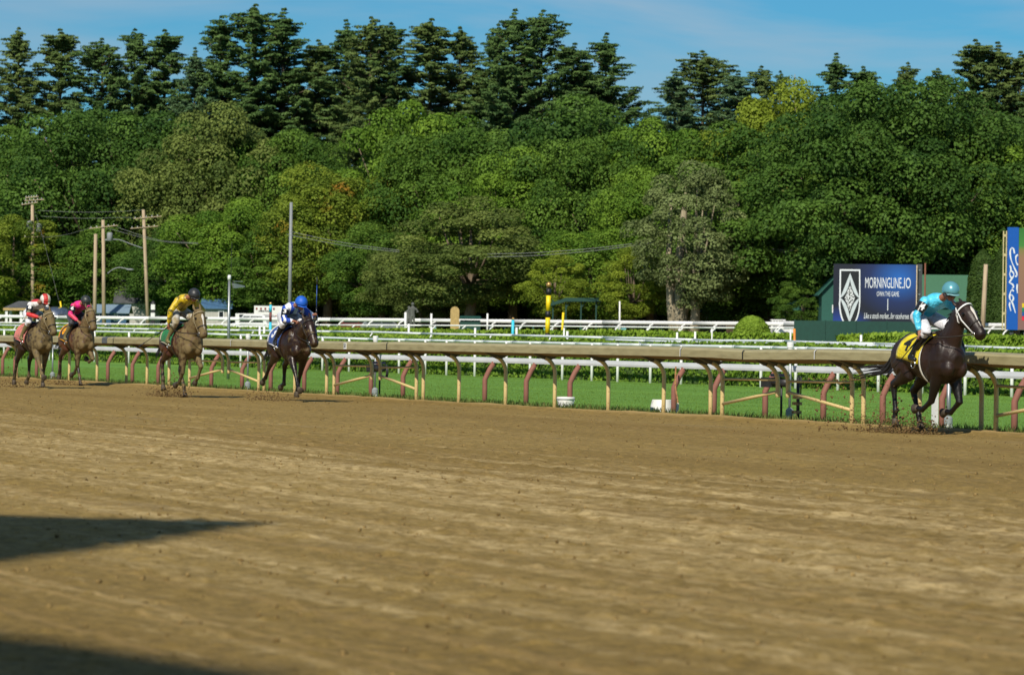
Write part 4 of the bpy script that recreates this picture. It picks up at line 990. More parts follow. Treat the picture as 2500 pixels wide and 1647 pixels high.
def broadleaf(seed, H, R, z0, ncl, nleaf, leaf, squash=0.74, cmin=0.155):
    """trunk with limbs and a crown of leaf clumps; returns (trunk mesh, crown mesh)"""
    r = np.random.RandomState(seed); rr = random.Random(seed)
    cz = (H + z0) / 2; hz = (H - z0) / 2
    cl = []
    tries = 0
    while len(cl) < ncl and tries < 20000:
        tries += 1
        d = r.normal(size=3); d /= np.linalg.norm(d); rad = r.uniform(0.5, 1.0) ** 0.5
        z = d[2]; wid = 1.0 if z > 0 else 1.0 - 0.18 * z * z
        rough = 0.86 + 0.22 * math.sin(3 * math.atan2(d[1], d[0]) + seed) * 0.6 + r.normal() * 0.06
        p = np.array([d[0] * R * rad * wid * rough, d[1] * R * rad * wid * rough, cz + d[2] * hz * rad * (0.92 + 0.08 * rough)])
        cr_ = r.uniform(cmin, cmin * 1.9) * R
        if all(np.linalg.norm((p - q) / (1, 1, 0.8)) > 0.80 * max(cr_, k) for q, k in cl): cl.append((p, cr_))
    C, N_, T_ = [], [], []
    per = nleaf // len(cl)
    for p, k in cl:
        d = r.normal(size=(per, 3)); d /= np.linalg.norm(d, axis=1, keepdims=True)
        d[:, 2] = np.where(d[:, 2] < -0.55, -d[:, 2], d[:, 2])
        rad = k * (0.80 + 0.26 * r.rand(per)) * (0.85 + 0.3 * fbm(d[:, 0] * 2 + p[0], d[:, 1] * 2 + p[2], seed, 2))
        q = p + d * rad[:, None] * np.array([1, 1, squash])
        nn_ = d * 0.95 + np.array([0, 0, 0.28]) + r.normal(size=(per, 3)) * 0.45
        C.append(q); N_.append(nn_); T_.append(np.clip(0.5 + r.normal() * 0.27 + r.normal(size=per) * 0.16, 0, 1))
    C = np.concatenate(C); N_ = np.concatenate(N_); T_ = np.concatenate(T_)
    s = leaf * (0.6 + 0.8 * r.rand(len(C)))
    crown = leaf_cloud("crown", C, N_, s, s * 0.7, T_, r)
    mb = MB(); tr = 0.022 * H + 0.05; fork = z0 + 0.25 * (H - z0)
    path = [(0, 0, -0.3), (0.03 * R, 0, fork * 0.5), (0, 0.03 * R, fork), (0.05 * R, 0, fork + 0.35 * (H - fork)), (0, 0, H * 0.86)]
    mb.loft(path, [tr * 1.25, tr, tr * 0.85, tr * 0.45, 0.04], side=(1, 0, 0), sides=10)
    for p, k in rr.sample(cl, min(16, len(cl))):
        a = Vector((0, 0, fork * rr.uniform(0.75, 1.15))); e = Vector(p); m_ = a.lerp(e, 0.5) + Vector((0, 0, -0.08 * (e - a).length))
        mb.loft([a, m_, e], [tr * 0.42, tr * 0.22, 0.03], side=(0.3, 1, 0), sides=6)
    return mb.mesh("trunk", True), crown

def pine(seed, H, R, zb, nleaf, leaf):
    r = np.random.RandomState(seed); rr = random.Random(seed); mb = MB()
    tr = 0.012 * H + 0.12
    mb.loft([(0, 0, -0.3), (0.1, 0, H * 0.4), (0, 0.1, H * 0.8), (0, 0, H)], [tr, tr * 0.75, tr * 0.3, 0.04], side=(1, 0, 0), sides=8)
    cl = []; z = zb
    while z < H * 0.985:
        f = (z - zb) / (H - zb)
        L0 = R * (0.92 + 0.18 * math.sin(f * 11 + seed)) * (1 - f) ** 0.66 * (0.8 + 0.2 * min(1, f * 4)) + 0.12
        nb = rr.choice((4, 5, 6)); a0 = rr.uniform(0, 6.28)
        for i in range(nb):
            if rr.random() < 0.12: continue
            a = a0 + 6.283 * i / nb + rr.uniform(-0.3, 0.3); L_ = L0 * rr.uniform(0.55, 1.15); rise = rr.uniform(0.02, 0.22) + 0.75 * f ** 2
            b = Vector((0, 0, z + rr.uniform(-0.65, 0.65))); e = b + Vector((math.cos(a) * L_, math.sin(a) * L_, L_ * rise))
            md = b.lerp(e, 0.5) + Vector((0, 0, -0.05 * L_))
            mb.loft([b, md, e], [tr * 0.22 * (1 - f) + 0.03, 0.045, 0.015], side=(0, 0, 1), sides=5)
            k = max(3, int(L_ / 0.5))
            for j in range(k):
                q = 0.28 + 0.78 * (j + rr.random() * 0.6) / k
                if q > 1.05: continue
                pt = b.lerp(md, q * 2) if q < 0.5 else md.lerp(e, (q - 0.5) * 2)
                sp = 0.30 * L_ * (1.1 - q)
                cl.append((np.array(pt) + np.array([rr.uniform(-sp, sp), rr.uniform(-sp, sp), 0.12]), rr.uniform(0.40, 0.72) * (0.8 + 0.4 * (1 - f)), np.array([math.cos(a), math.sin(a), 0.35])))
        z += rr.uniform(0.55, 1.05) * (1.25 - 0.5 * f) * H / 30.0
    for j in range(7): cl.append((np.array([rr.uniform(-0.15, 0.15), rr.uniform(-0.15, 0.15), H - 1.0 + j * 0.34]), 0.62 - 0.07 * j, np.array([0.0, 0.0, 1.0])))
    per = max(12, nleaf // len(cl)); C, N_, T_ = [], [], []
    for p, k, out in cl:
        d = r.normal(size=(per, 3)); d /= np.linalg.norm(d, axis=1, keepdims=True); d[:, 2] = np.abs(d[:, 2]) * 1.0 - 0.25
        ax_ = np.array([out[0], out[1], 0]); dd_ = d * (k * (0.35 + 0.65 * r.rand(per)))[:, None] * np.array([1, 1, 0.42]); al = dd_ @ ax_; q = p + dd_ + np.outer(al * 0.7, ax_) + np.outer(np.abs(al) * 0.22, np.array([0, 0, 1.0]))
        C.append(q); N_.append(np.array([0, 0, 0.40]) + d * 0.75 + out * 0.2 + r.normal(size=(per, 3)) * 0.45); T_.append(np.clip(0.45 + r.normal() * 0.2 + r.normal(size=per) * 0.15, 0, 1))
    C = np.concatenate(C); s = leaf * (0.7 + 0.6 * r.rand(len(C)))
    crown = leaf_cloud("crown", C, np.concatenate(N_), s, s * 0.30, np.concatenate(T_), r)
    return mb.mesh("trunk", True), crown

LM = {
 'oak': leaf_mat("leaf_dark_oak", (0.032, 0.083, 0.013), (0.107, 0.203, 0.030)),
 'maple': leaf_mat("leaf_maple", (0.045, 0.107, 0.013), (0.144, 0.251, 0.032)),
 'bright': leaf_mat("leaf_bright", (0.075, 0.161, 0.015), (0.203, 0.332, 0.034)),
 'olive': leaf_mat("leaf_olive", (0.080, 0.123, 0.024), (0.209, 0.262, 0.059)),
 'autumn': leaf_mat("leaf_turning", (0.091, 0.150, 0.014), (0.241, 0.310, 0.032), (0.342, 0.182, 0.021), 0.0),
 'silver': leaf_mat("leaf_silver", (0.112, 0.150, 0.048), (0.251, 0.310, 0.112)),
 'lime': leaf_mat("leaf_lime", (0.139, 0.203, 0.016), (0.300, 0.374, 0.036)),
 'red': leaf_mat("leaf_maple_red", (0.039, 0.096, 0.013), (0.128, 0.230, 0.032), (0.364, 0.086, 0.032), -0.06),
 'pine': leaf_mat("needle", (0.036, 0.083, 0.021), (0.128, 0.214, 0.054), trans=0.15),
 'pine2': leaf_mat("needle_bluish", (0.039, 0.090, 0.036), (0.128, 0.209, 0.083), trans=0.15),
 'pine3': leaf_mat("needle_tawny", (0.050, 0.094, 0.022), (0.165, 0.225, 0.058), trans=0.15),
}
def stock(kind, *a, bark=m_bark, m='oak'):
    t_, c_ = kind(*a); t_.materials.append(bark); c_.materials.append(LM[m]); return t_, c_
BL = [stock(broadleaf, 11, 18.0, 8.5, 2.2, 95, 70000, 0.13), stock(broadleaf, 12, 18.0, 7.4, 1.8, 85, 64000, 0.13), stock(broadleaf, 13, 18.0, 8.0, 2.6, 100, 68000, 0.125),
      stock(broadleaf, 14, 18.0, 6.4, 3.0, 75, 46000, 0.125), stock(broadleaf, 15, 18.0, 9.0, 1.8, 115, 76000, 0.125), stock(broadleaf, 16, 18.0, 12.0, 1.5, 210, 130000, 0.12, 0.74, 0.10)]
PN = [stock(pine, 21, 30.0, 8.8, 6.5, 90000, 0.19, m='pine'), stock(pine, 22, 30.0, 8.0, 8.0, 84000, 0.19, m='pine'), stock(pine, 23, 30.0, 9.6, 6.0, 94000, 0.19, m='pine'), stock(pine, 24, 30.0, 7.2, 7.0, 76000, 0.19, m='pine')]
tcount = [0]
def plant(name, label, group, src, H0, x, ytop, d, sx=1.0, m=None, rz=None, zb=None, bark=None):
    """stand a tree with its top at the height seen; base on the ground"""
    p = at_d(x, ytop, d); z0 = tz(p) if zb is None else zb
    s = (p.z - z0) / H0; tcount[0] += 1
    root = empty(name, (p.x, p.y, z0), (tcount[0] * 2.399) % 6.283 if rz is None else rz, label, "tree", group)
    root.scale = (s * sx, s * sx, s)
    for nm, me in (("trunk", src[0]), ("crown", src[1])):
        o = link(bpy.data.objects.new(nm, me), root)
        mm = m if nm == "crown" else bark
        if mm is not None: o.material_slots[0].link = 'OBJECT'; o.material_slots[0].material = mm
    return root
base_d = lambda x: 352 - 0.034 * x
def pine_label(x, mk):
    look = {'pine': "deep green", 'pine2': "bluish green", 'pine3': "tawny-tipped"}[mk]
    for lim, where in ((220, "above the open gazebo"), (450, "above the dense dark oak"), (740, "in the tallest clump, above the olive tree"), (1000, "above the yellowing autumn tree"), (1180, "above the vivid green tree"),
                       (1370, "with ragged twin tops over the light maple"), (1530, "ending the clump beside the open sky"), (1930, "beside the dead snag"), (2130, "at the shoulder of the great round maple"), (2330, "peeping over the great round maple"), (9999, "behind the video screen")):
        if x < lim: return f"{look} white pine {where}"
for i, (x, y, w, k, mk) in enumerate([(-60, 120, 1.0, 0, 'pine'), (45, 93, 0.85, 3, 'pine3'), (150, 96, 1.0, 1, 'pine3'), (250, 118, 1.0, 2, 'pine'), (330, 96, 0.85, 3, 'pine'), (405, 98, 1.0, 1, 'pine'), (475, 140, 0.8, 0, 'pine2'),
        (540, 66, 0.95, 0, 'pine'), (625, 38, 1.15, 2, 'pine'), (690, 48, 1.2, 0, 'pine'), (780, 122, 0.9, 1, 'pine3'), (845, 75, 1.0, 0, 'pine'), (905, 68, 0.9, 2, 'pine3'), (955, 82, 0.9, 3, 'pine'), (1050, 72, 1.1, 1, 'pine3'),
        (1125, 92, 0.9, 3, 'pine3'), (1215, 85, 0.8, 3, 'pine'), (1255, 50, 0.95, 0, 'pine'), (1325, 52, 0.95, 2, 'pine'), (1400, 130, 1.0, 1, 'pine'), (1480, 106, 1.05, 0, 'pine'), (1440, 190, 1.1, 2, 'pine'),
        (1715, 148, 1.15, 2, 'pine3'), (1650, 190, 1.1, 0, 'pine2'), (1800, 195, 1.0, 1, 'pine2'), (1860, 184, 0.9, 3, 'pine3'), (1905, 196, 0.7, 3, 'pine2'), (2040, 154, 1.0, 0, 'pine'), (2110, 185, 0.9, 1, 'pine'), (2215, 176, 0.8, 3, 'pine3'), (2290, 190, 0.9, 2, 'pine3'),
        (2385, 122, 1.05, 1, 'pine3'), (2435, 128, 1.1, 0, 'pine3'), (2490, 150, 1.1, 2, 'pine3'), (2570, 150, 1.1, 0, 'pine')]):
    plant("pine_tree", pine_label(x, mk), "pines along the skyline", PN[k], 30.0, x, y + 2, base_d(x) + 62 + (i * 37 % 17), w * 1.05, LM[mk])
# the wood that closes the gaps low down
for i, x in enumerate(range(-120, 2640, 92)):
    plant("broadleaf_tree", "mid-height shaded tree in the second row of the wood", "second row of the wood", BL[i % 5], 18.0, x + (i * 53 % 40), 395 + (i * 71 % 90), base_d(x) + 48, 1.25, LM[('oak', 'maple', 'oak', 'olive')[i % 4]])
for i, x in enumerate(range(-100, 2620, 62)):
    plant("understorey_tree", "low dark bushy tree in the shade under the wood", "low trees under the wood", BL[(i * 3) % 5], 18.0, x + (i * 31 % 30), 640 + (i * 47 % 60), base_d(x) + 36 + (i % 3) * 4, 2.3, LM[('oak', 'maple')[i % 2]])
def bt(label, k, x, y, dd, sx, m, rz=None, bark=None): return plant("broadleaf_tree", label, None, BL[k], 18.0, x, y, base_d(x) + dd, sx, LM[m], rz, None, bark)
bt("dense dark oak behind the pair of leaning utility poles", 4, 270, 268, 24, 1.05, 'oak')
bt("bushy dark oak beside the dense oak, under the twin pines", 0, 395, 300, 26, 0.9, 'oak')
bt("yellow-green tree at the wood edge above the gazebo", 1, 20, 318, 22, 0.9, 'maple')
bt("bright olive tree standing between the dark oak and autumn tree", 2, 540, 288, 22, 0.95, 'olive')
bt("broad green tree below the tallest pine pair", 4, 690, 325, 27, 0.9, 'maple')
bt("yellowing tree with orange tinged top beside the bare grey pole", 2, 800, 425, 10, 1.1, 'autumn')
bt("turning maple with rusty leaves behind the autumn tree", 0, 905, 440, 17, 1.0, 'autumn')
bt("leafy green tree behind the short floodlight post", 0, 560, 495, 8, 1.2, 'bright')
bt("rounded green tree next to the floodlight tree", 3, 650, 560, 7, 1.4, 'maple')
bt("vivid green tree set against the dark pines", 1, 1015, 258, 24, 0.85, 'bright')
bt("spreading mid-green tree beside the vivid green one", 4, 1130, 315, 20, 1.0, 'maple')
bt("light green maple below the pines in the gap", 2, 1255, 390, 14, 1.0, 'bright')
bt("big dark green tree at the end of the pine group", 0, 1400, 258, 24, 1.05, 'oak')
bt("second dark green tree under the end pine", 4, 1500, 330, 20, 0.9, 'maple')
bt("lime tinged tree below the notch in the skyline", 1, 1600, 300, 24, 0.85, 'bright')
bt("fresh green tree behind the silver-leaved tree", 2, 1590, 430, 12, 1.0, 'bright')
bt("blue-green tree between silver tree and great maple", 3, 1790, 330, 18, 1.25, 'maple')
bt("yellow-green treetop next to the dead snag", 2, 1905, 228, 34, 0.8, 'lime')
bt("great round dark maple behind the blue advertising board", 5, 2180, 222, 6, 1.06, 'oak', 0.6)
bt("lower flank of the great maple with a red sprig", 0, 2060, 330, 0, 1.2, 'red')
bt("dark green tree beside the video screen", 2, 2330, 300, 12, 1.15, 'maple')
bt("pale green tree behind the video screen", 1, 2480, 350, 16, 1.0, 'bright')
bt("green tree left of the board with dense foot", 2, 1880, 520, 4, 1.3, 'maple')
bt("grey-green broad crab apple drooping over the far rail", 3, 1150, 500, -8, 1.75, 'olive')
bt("silver-grey leaved tree with pale twin trunk", 3, 1700, 420, -9, 1.08, 'silver', 1.0, m_barkg)
bt("small lime-green sapling beside the green shelter", 3, 1360, 622, -9, 1.2, 'lime')
bt("slender lime-green sapling with thin trunk", 3, 1545, 612, -9, 1.15, 'lime')
bt("yellow-green shrubby tree at the rail beside the gazebo", 1, 35, 530, 2, 1.35, 'autumn')
bt("loose green tree behind the cluster of poles", 0, 210, 560, 10, 1.5, 'maple')
bt("dark tree shading the grey house roof", 2, 440, 560, 9, 1.3, 'oak')
bt("glossy green tree behind the low tan shed", 4, 1770, 560, 2, 1.25, 'maple')
bt("low rounded tree by the stone memorial", 0, 1030, 600, 0, 1.6, 'olive')
bt("dark conifer-like shrub in front of the green barn", 3, 1962, 684, -8, 1.5, 'maple')
bt("green thicket behind the picnic shelter", 4, 1450, 560, 4, 1.5, 'bright')
bt("dusky green tree under the overhead wires", 2, 930, 560, 6, 1.4, 'maple')
# twin pale trunks of the silver tree
p = at_d(1650, 785, base_d(1650) - 10); z0 = tz(p)
tw = empty("twin_trunk_tree", (p.x, p.y, z0), 0, "pale grey forked trunk standing bare-stemmed below the silver leaves", "tree")
MB().loft([(0.4, 0, -0.3), (0.35, 0, 3), (0.2, 0, 6), (0.5, 0, 9.5), (0.7, 0, 12)], [0.62, 0.48, 0.36, 0.26, 0.08], side=(1, 0, 0), sides=10).build("trunk", m_barkg, tw, True)
MB().loft([(-0.1, 0.2, -0.3), (-0.4, 0.2, 3), (-0.6, 0.2, 6.5), (-0.5, 0.2, 11)], [0.4, 0.34, 0.26, 0.08], side=(1, 0, 0), sides=10).build("limb", m_barkg, tw, True)
MB().loft([(0.7, 0, 2), (1.5, 0, 4.0), (1.9, 0, 6), (2.0, 0, 9)], [0.2, 0.17, 0.12, 0.04], side=(1, 0, 0), sides=8).build("limb", m_barkg, tw, True)
# dead snag on the skyline
p = at_d(1938, 182, base_d(1938) + 70); z0 = tz(p); H_ = p.z - z0
sn = empty("dead_tree", (p.x, p.y, z0), 0, "bare dead snag poking above the treetops", "tree")
MB().loft([(0, 0, 0), (0, 0, H_ * 0.6), (0.1, 0, H_)], [0.3, 0.18, 0.03], side=(1, 0, 0), sides=8).build("trunk", m_barkg, sn, True)
for i in range(12):
    z = H_ * (0.72 + 0.022 * i); a = i * 2.4; L_ = 2.2 - 0.14 * i
    MB().loft([(0, 0, z), (math.cos(a) * L_, math.sin(a) * L_, z + 0.5)], [0.05, 0.015], side=(0, 0, 1), sides=5).build("branch", m_barkg, sn, True)
# narrow clipped conifers beside the screen and the ball shrub on the infield
def clipped(name, label, x, ytop, d, w, m, H=None, prof=None, n=9000, leaf=0.07, zb=None, cat="shrub"):
    p = at_d(x, ytop, d); z0 = tz(p) if zb is None else zb; H = p.z - z0
    root = empty(name, (p.x, p.y, z0), 0, label, cat)
    r = np.random.RandomState(int(x)); q = r.rand(n); a = r.rand(n) * 6.283
    pr = np.interp(q, [c[0] for c in prof], [c[1] for c in prof]) * w
    lump = 1 + 0.10 * (fbm(a * 1.2, q * 6, 5, 3) - 0.5); rad = pr * lump * (0.93 + 0.09 * r.rand(n))
    C = np.stack([np.cos(a) * rad, np.sin(a) * rad, q * H], -1); Nn = np.stack([np.cos(a), np.sin(a), 0.4 + q * 0.6], -1) + r.normal(size=(n, 3)) * 0.45
    me = leaf_cloud("foliage", C, Nn, leaf * (0.6 + 0.8 * r.rand(n)), leaf * (0.4 + 0.5 * r.rand(n)), np.clip(0.5 + (lump - 1) * 3 + r.normal(size=n) * 0.2, 0, 1), r); me.materials.append(m); link(bpy.data.objects.new("foliage", me), root)
    MB().lathe([(max(0.02, c[1] * w * 0.90), c[0] * H * 0.97) for c in prof], sides=14).build("stems", m_hcore, root, True)
domep = [(0, 1.0), (0.25, 0.98), (0.5, 0.90), (0.72, 0.76), (0.88, 0.54), (0.96, 0.32), (1.0, 0.03)]
clipped("dome_shrub", "dome-shaped clipped green shrub standing above the infield hedge", 1836, 771, 178, 0.98, hedge_leaf2, prof=domep, leaf=0.06, n=8000)
colp = [(0, 0.9), (0.3, 1.0), (0.7, 0.9), (0.9, 0.6), (1.0, 0.05)]
clipped("column_conifer", "narrow clipped conifer beside the pale pole and screen", 2447, 600, 262, 0.75, leaf_mat("thuja", (0.025, 0.06, 0.010), (0.075, 0.13, 0.022)), prof=colp, leaf=0.10, cat="tree")
clipped("column_conifer", "broad clipped conifer standing behind the pale leaning pole", 2400, 610, 266, 1.15, MATS["thuja"], prof=colp, leaf=0.10, cat="tree")

# ------------------------------------------------------------------ advertising board
def sheet(name, V, Fc, m, parent): return MB().add(V, Fc).build(name, m, parent)
m_grn = mat("dark_green_paint", lin((16, 62, 52)), 0.6, var=0.08)
c0 = at_d(2135, 727, 180.0); S_ = F / 180.0
yaw = math.radians(-5.0)
board = empty("advertising_board", (c0.x, c0.y, c0.z), yaw, "dark blue advertising board lettered MORNINGLINE.IO above a green panel", "sign")
W_, H_ = 200 / S_ / math.cos(yaw), 164 / S_
def board_mat():
    m = bpy.data.materials.new("board_print"); m.use_nodes = True; N, L = m.node_tree.nodes, m.node_tree.links; b = N["Principled BSDF"]; b.inputs["Roughness"].default_value = 0.5
    tc = N.new("ShaderNodeTexCoord"); mp = N.new("ShaderNodeMapping"); mp.inputs[1].default_value = (-W_ * 0.30 * 0.42, 0, -H_ * 0.30 * 0.5); mp.inputs[3].default_value = (0.42, 0.0, 0.5)
    gr = N.new("ShaderNodeTexGradient"); gr.gradient_type = 'SPHERICAL'; r = N.new("ShaderNodeValToRGB")
    r.color_ramp.elements[0].position = 0.0; r.color_ramp.elements[0].color = lin((8, 14, 36)); r.color_ramp.elements[1].position = 1.0; r.color_ramp.elements[1].color = lin((18, 92, 176))
    e = r.color_ramp.elements.new(0.4); e.color = lin((12, 34, 84))
    L.new(tc.outputs["Object"], mp.inputs[0]); L.new(mp.outputs[0], gr.inputs[0]); L.new(gr.outputs[0], r.inputs[0])
    # second printed glow low in the corner
    mp2 = N.new("ShaderNodeMapping"); mp2.inputs[1].default_value = (W_ * 0.40 * 0.6, 0, H_ * 0.5 * 0.8); mp2.inputs[3].default_value = (0.6, 0, 0.8); g2 = N.new("ShaderNodeTexGradient"); g2.gradient_type = 'SPHERICAL'
    mx = N.new("ShaderNodeMixRGB"); mx.inputs[2].default_value = lin((20, 70, 170)); L.new(tc.outputs["Object"], mp2.inputs[0]); L.new(mp2.outputs[0], g2.inputs[0]); L.new(g2.outputs[0], mx.inputs[0]); L.new(r.outputs[0], mx.inputs[1])
    L.new(mx.outputs[0], b.inputs["Base Color"]); return m
MB().box((0, 0, 0), (W_, 0.10, H_)).build("face_panel", board_mat(), board)
m_frame = mat("board_frame", lin((60, 62, 64)), 0.5)
MB().box((W_ / 2 + 0.03, 0.12, 0.02), (0.05, 0.30, H_ * 0.98)).build("edge_frame", mat("edge_pale", lin((196, 176, 150)), 0.5), board)
MB().box((W_ / 2 + 0.18, 0.26, 0.0), (0.24, 0.05, H_ * 1.02)).build("side_panel", m_frame, board)
for k in range(3): MB().box((W_ / 2 + 0.17, 0.22, -H_ * 0.3 + k * H_ * 0.36), (0.10, 0.05, 0.06)).build("side_lamp", m_grey, board)
for sx in (-W_ * 0.38, W_ * 0.42): MB().box((sx, 0.25, -H_ / 2 - 1.0), (0.15, 0.15, 3.4)).build("leg", m_frame, board)
m_print = mat("print_white", (0.72, 0.74, 0.78), 0.5, var=0.03); m_pgrey = mat("print_silver", (0.52, 0.57, 0.60), 0.5, var=0.06); m_pblack = mat("print_black", (0.006, 0.007, 0.010), 0.5)
yf = -0.054
def bx_(px, py): return ((px - 2135.0) / S_, -(py - 727.0) / S_)
def bl(pts, m, name, dy, parent=board):
    V = [(bx_(*p)[0], yf - dy, bx_(*p)[1]) for p in pts]; o = sheet(name, V, [tuple(range(len(V)))], m, parent); return o
def text_on(body, px, py, w, h, m, shear=0.0, name="lettering", bold=0.0):
    V, Fc = text_mesh(body, 1.0, shear, bold=bold); xs = [v[0] for v in V]; ys = [v[1] for v in V]; cx, cy = bx_(px, py)
    fx = (w / S_) / (max(xs) - min(xs)); fy = (h / S_) / (max(ys) - min(ys)); mx, my = (max(xs) + min(xs)) / 2, (max(ys) + min(ys)) / 2
    return sheet(name, [(cx + (v[0] - mx) * fx, yf - 0.004, cy + (v[1] - my) * fy) for v in V], Fc, m, board)
text_on("MORNINGLINE", 2156, 690, 88, 26, m_print, bold=0.0); text_on("IO", 2214.5, 690, 16, 26, m_print); bl([(2202, 699), (2205, 699), (2205, 703), (2202, 703)], m_print, "full_stop", 0.004); text_on("OWN THE GAME.", 2168, 717, 55, 12, m_print, bold=0.0)
text_on("Like a stock market...for racehorses.", 2165, 770.5, 110, 14, m_print, 0.25, bold=0.0)
bl([(2166.6, 729), (2168.2, 729), (2168.2, 757), (2166.6, 757)], m_print, "rule_line", 0.004)
def shield(x0, x1, y0, ym, yb):
    cx = (x0 + x1) / 2; P = [(x0, y0), (x1, y0), (x1 + 1.2, ym)]
    P += [(cx + (x1 + 1.2 - cx) * math.cos(a), ym + (yb - ym) * math.sin(a)) for a in np.linspace(0.1, math.pi - 0.1, 16)] + [(x0 - 0.2, ym)]
    return P
o_ = shield(2049.5, 2099.5, 658, 735, 799.5); i_ = shield(2053, 2096.5, 662, 735, 795)
cx_, cy_ = 2075, 728
bl(o_, m_print, "shield_rim", 0.003); bl(i_, m_pblack, "shield_field", 0.006)
def star(rx, ry, pin, n=10):
    out = []
    tips = [(cx_, cy_ - ry), (cx_ + rx, cy_), (cx_, cy_ + ry), (cx_ - rx, cy_)]
    for q in range(4):
        a, b = tips[q], tips[(q + 1) % 4]; mid = (cx_ + (a[0] + b[0] - 2 * cx_) * pin, cy_ + (a[1] + b[1] - 2 * cy_) * pin)
        for k in range(n): t = k / n; out.append(tuple((1 - t) ** 2 * a[j] + 2 * t * (1 - t) * mid[j] + t * t * b[j] for j in (0, 1)))
    return out
bl(star(23.5, 61, 0.5), m_pgrey, "diamond", 0.008); bl(star(23.0, 46, 0.22), m_pblack, "diamond_star", 0.010)
m_speck = mat("print_speckle", (0.02, 0.02, 0.02), 0.5, col2=(0.7, 0.72, 0.74), scale=16, lo=0.46, hi=0.52, detail=2)
bl(star(12.5, 32, 0.5), m_speck, "diamond_core", 0.012)
# green panel fence under the board
p0 = at_d(2090, 824, 168); gp = empty("panel_fence", (p0.x, p0.y, tz(p0)), 0, "low dark green panel fence beneath the blue advertising board", "fence")
wv = 300 * 168 / F
for k in range(4): MB().box((-wv / 2 + (k + 0.5) * wv / 4, 0, 0.65), (wv / 4 - 0.012, 0.05, 1.3)).build("panel", m_grn, gp)
for k in range(5): MB().box((-wv / 2 + k * wv / 4, 0.06, 0.66), (0.06, 0.06, 1.34)).build("post", m_grn, gp)

# ------------------------------------------------------------------ video screen with blue end column
dv = 205.0; sv = F / dv
vb = at_d(2470, 805, dv); scr = empty("video_screen", (vb.x, vb.y, vb.z), math.radians(2), "tall video screen with blue Ford end column beside the infield hedge", "screen")
hv = 250 / sv; cw = 27 / sv
m_ford = mat("ford_blue", lin((10, 82, 170)), 0.45, var=0.03)
MB().box((0, 0, hv / 2), (cw, 0.25, hv)).build("end_column", m_ford, scr)
def scr_mat():
    m = bpy.data.materials.new("screen_picture"); m.use_nodes = True; N, L = m.node_tree.nodes, m.node_tree.links; b = N["Principled BSDF"]; b.inputs["Roughness"].default_value = 0.4
    tc = N.new("ShaderNodeTexCoord"); s = N.new("ShaderNodeSeparateXYZ"); L.new(tc.outputs["Object"], s.inputs[0]); mr = N.new("ShaderNodeMapRange"); L.new(s.outputs[2], mr.inputs[0]); mr.inputs[2].default_value = hv
    r = N.new("ShaderNodeValToRGB"); r.color_ramp.elements[0].position = 0; r.color_ramp.elements[0].color = lin((116, 84, 80)); r.color_ramp.elements[1].position = 1; r.color_ramp.elements[1].color = lin((44, 96, 40))
    for p, c in ((0.70, (128, 98, 74)), (0.78, (112, 106, 60)), (0.82, (60, 112, 50))): e = r.color_ramp.elements.new(p); e.color = lin(c)
    L.new(mr.outputs[0], r.inputs[0]); L.new(r.outputs[0], b.inputs["Base Color"]); L.new(r.outputs[0], b.inputs["Emission Color"]); b.inputs["Emission Strength"].default_value = 0.35; return m
scp = MB().box((cw / 2 + 3.0, 0.02, hv / 2), (5.96, 0.2, hv * 0.99)).build("display", scr_mat(), scr)
for k, c in enumerate(((220, 190, 20), (20, 120, 90), (20, 84, 150), (210, 30, 60))): MB().box((cw / 2 + 0.42, -0.085, hv * 0.24 - k * 0.24), (0.36, 0.02, 0.23)).build("caption_tile", mat("tile_%d" % k, lin(c), 0.5), scp)
m_cream2 = mat("cream_frame", lin((190, 176, 130)), 0.6)
for xx in (-cw / 2 - 0.20, -cw / 2 - 0.04): MB().box((xx, 0.1, hv * 0.48), (0.06, 0.06, hv * 0.97)).build("frame_upright", m_cream2, scr)
for k in range(5): MB().box((-cw / 2 - 0.12, 0.1, hv * (0.16 + 0.19 * k)), (0.12, 0.07, 0.14)).build("frame_rung", m_cream2, scr)
for xx in (0, 3, 5.5): MB().box((xx, 0.12, -1.2), (0.2, 0.18, 2.4)).build("leg", m_frame, scr)
# "Ford" in script, running down the column: u along the word (down), v across it (towards the screen)
strokes = [[(525, 440), (512, 378), (484, 366), (468, 430), (484, 530), (525, 635), (560, 715), (552, 760), (538, 745)], [(572, 455), (545, 485), (550, 555), (572, 600)], [(568, 860), (565, 920), (572, 985)],
           [(470, 605), (482, 660), (466, 725), (488, 772), (515, 755), (518, 715), (490, 682), (470, 700)], [(510, 765), (468, 830), (470, 845), (505, 865), (520, 905), (500, 915)],
           [(522, 960), (500, 940), (482, 965), (468, 1030), (480, 1080), (508, 1090), (520, 1050), (498, 1010), (474, 1020)], [(492, 1085), (520, 1160), (548, 1255)], [(474, 1110), (470, 1160), (488, 1230)]]
for st in strokes:
    pts = [Vector((((p.x - 507.0) / 145.0) * cw, -0.128, hv * (1 - (p.y - 80) / 1410.0))) for p in catmull([(a, b, 0) for a, b in st], 5)]
    MB().loft(pts, [0.034 + 0.010 * math.sin(i * 0.5) for i in range(len(pts))], 0.006, side=(0.9, 0, 0.4), sides=6).build("script_stroke", m_print, scr)

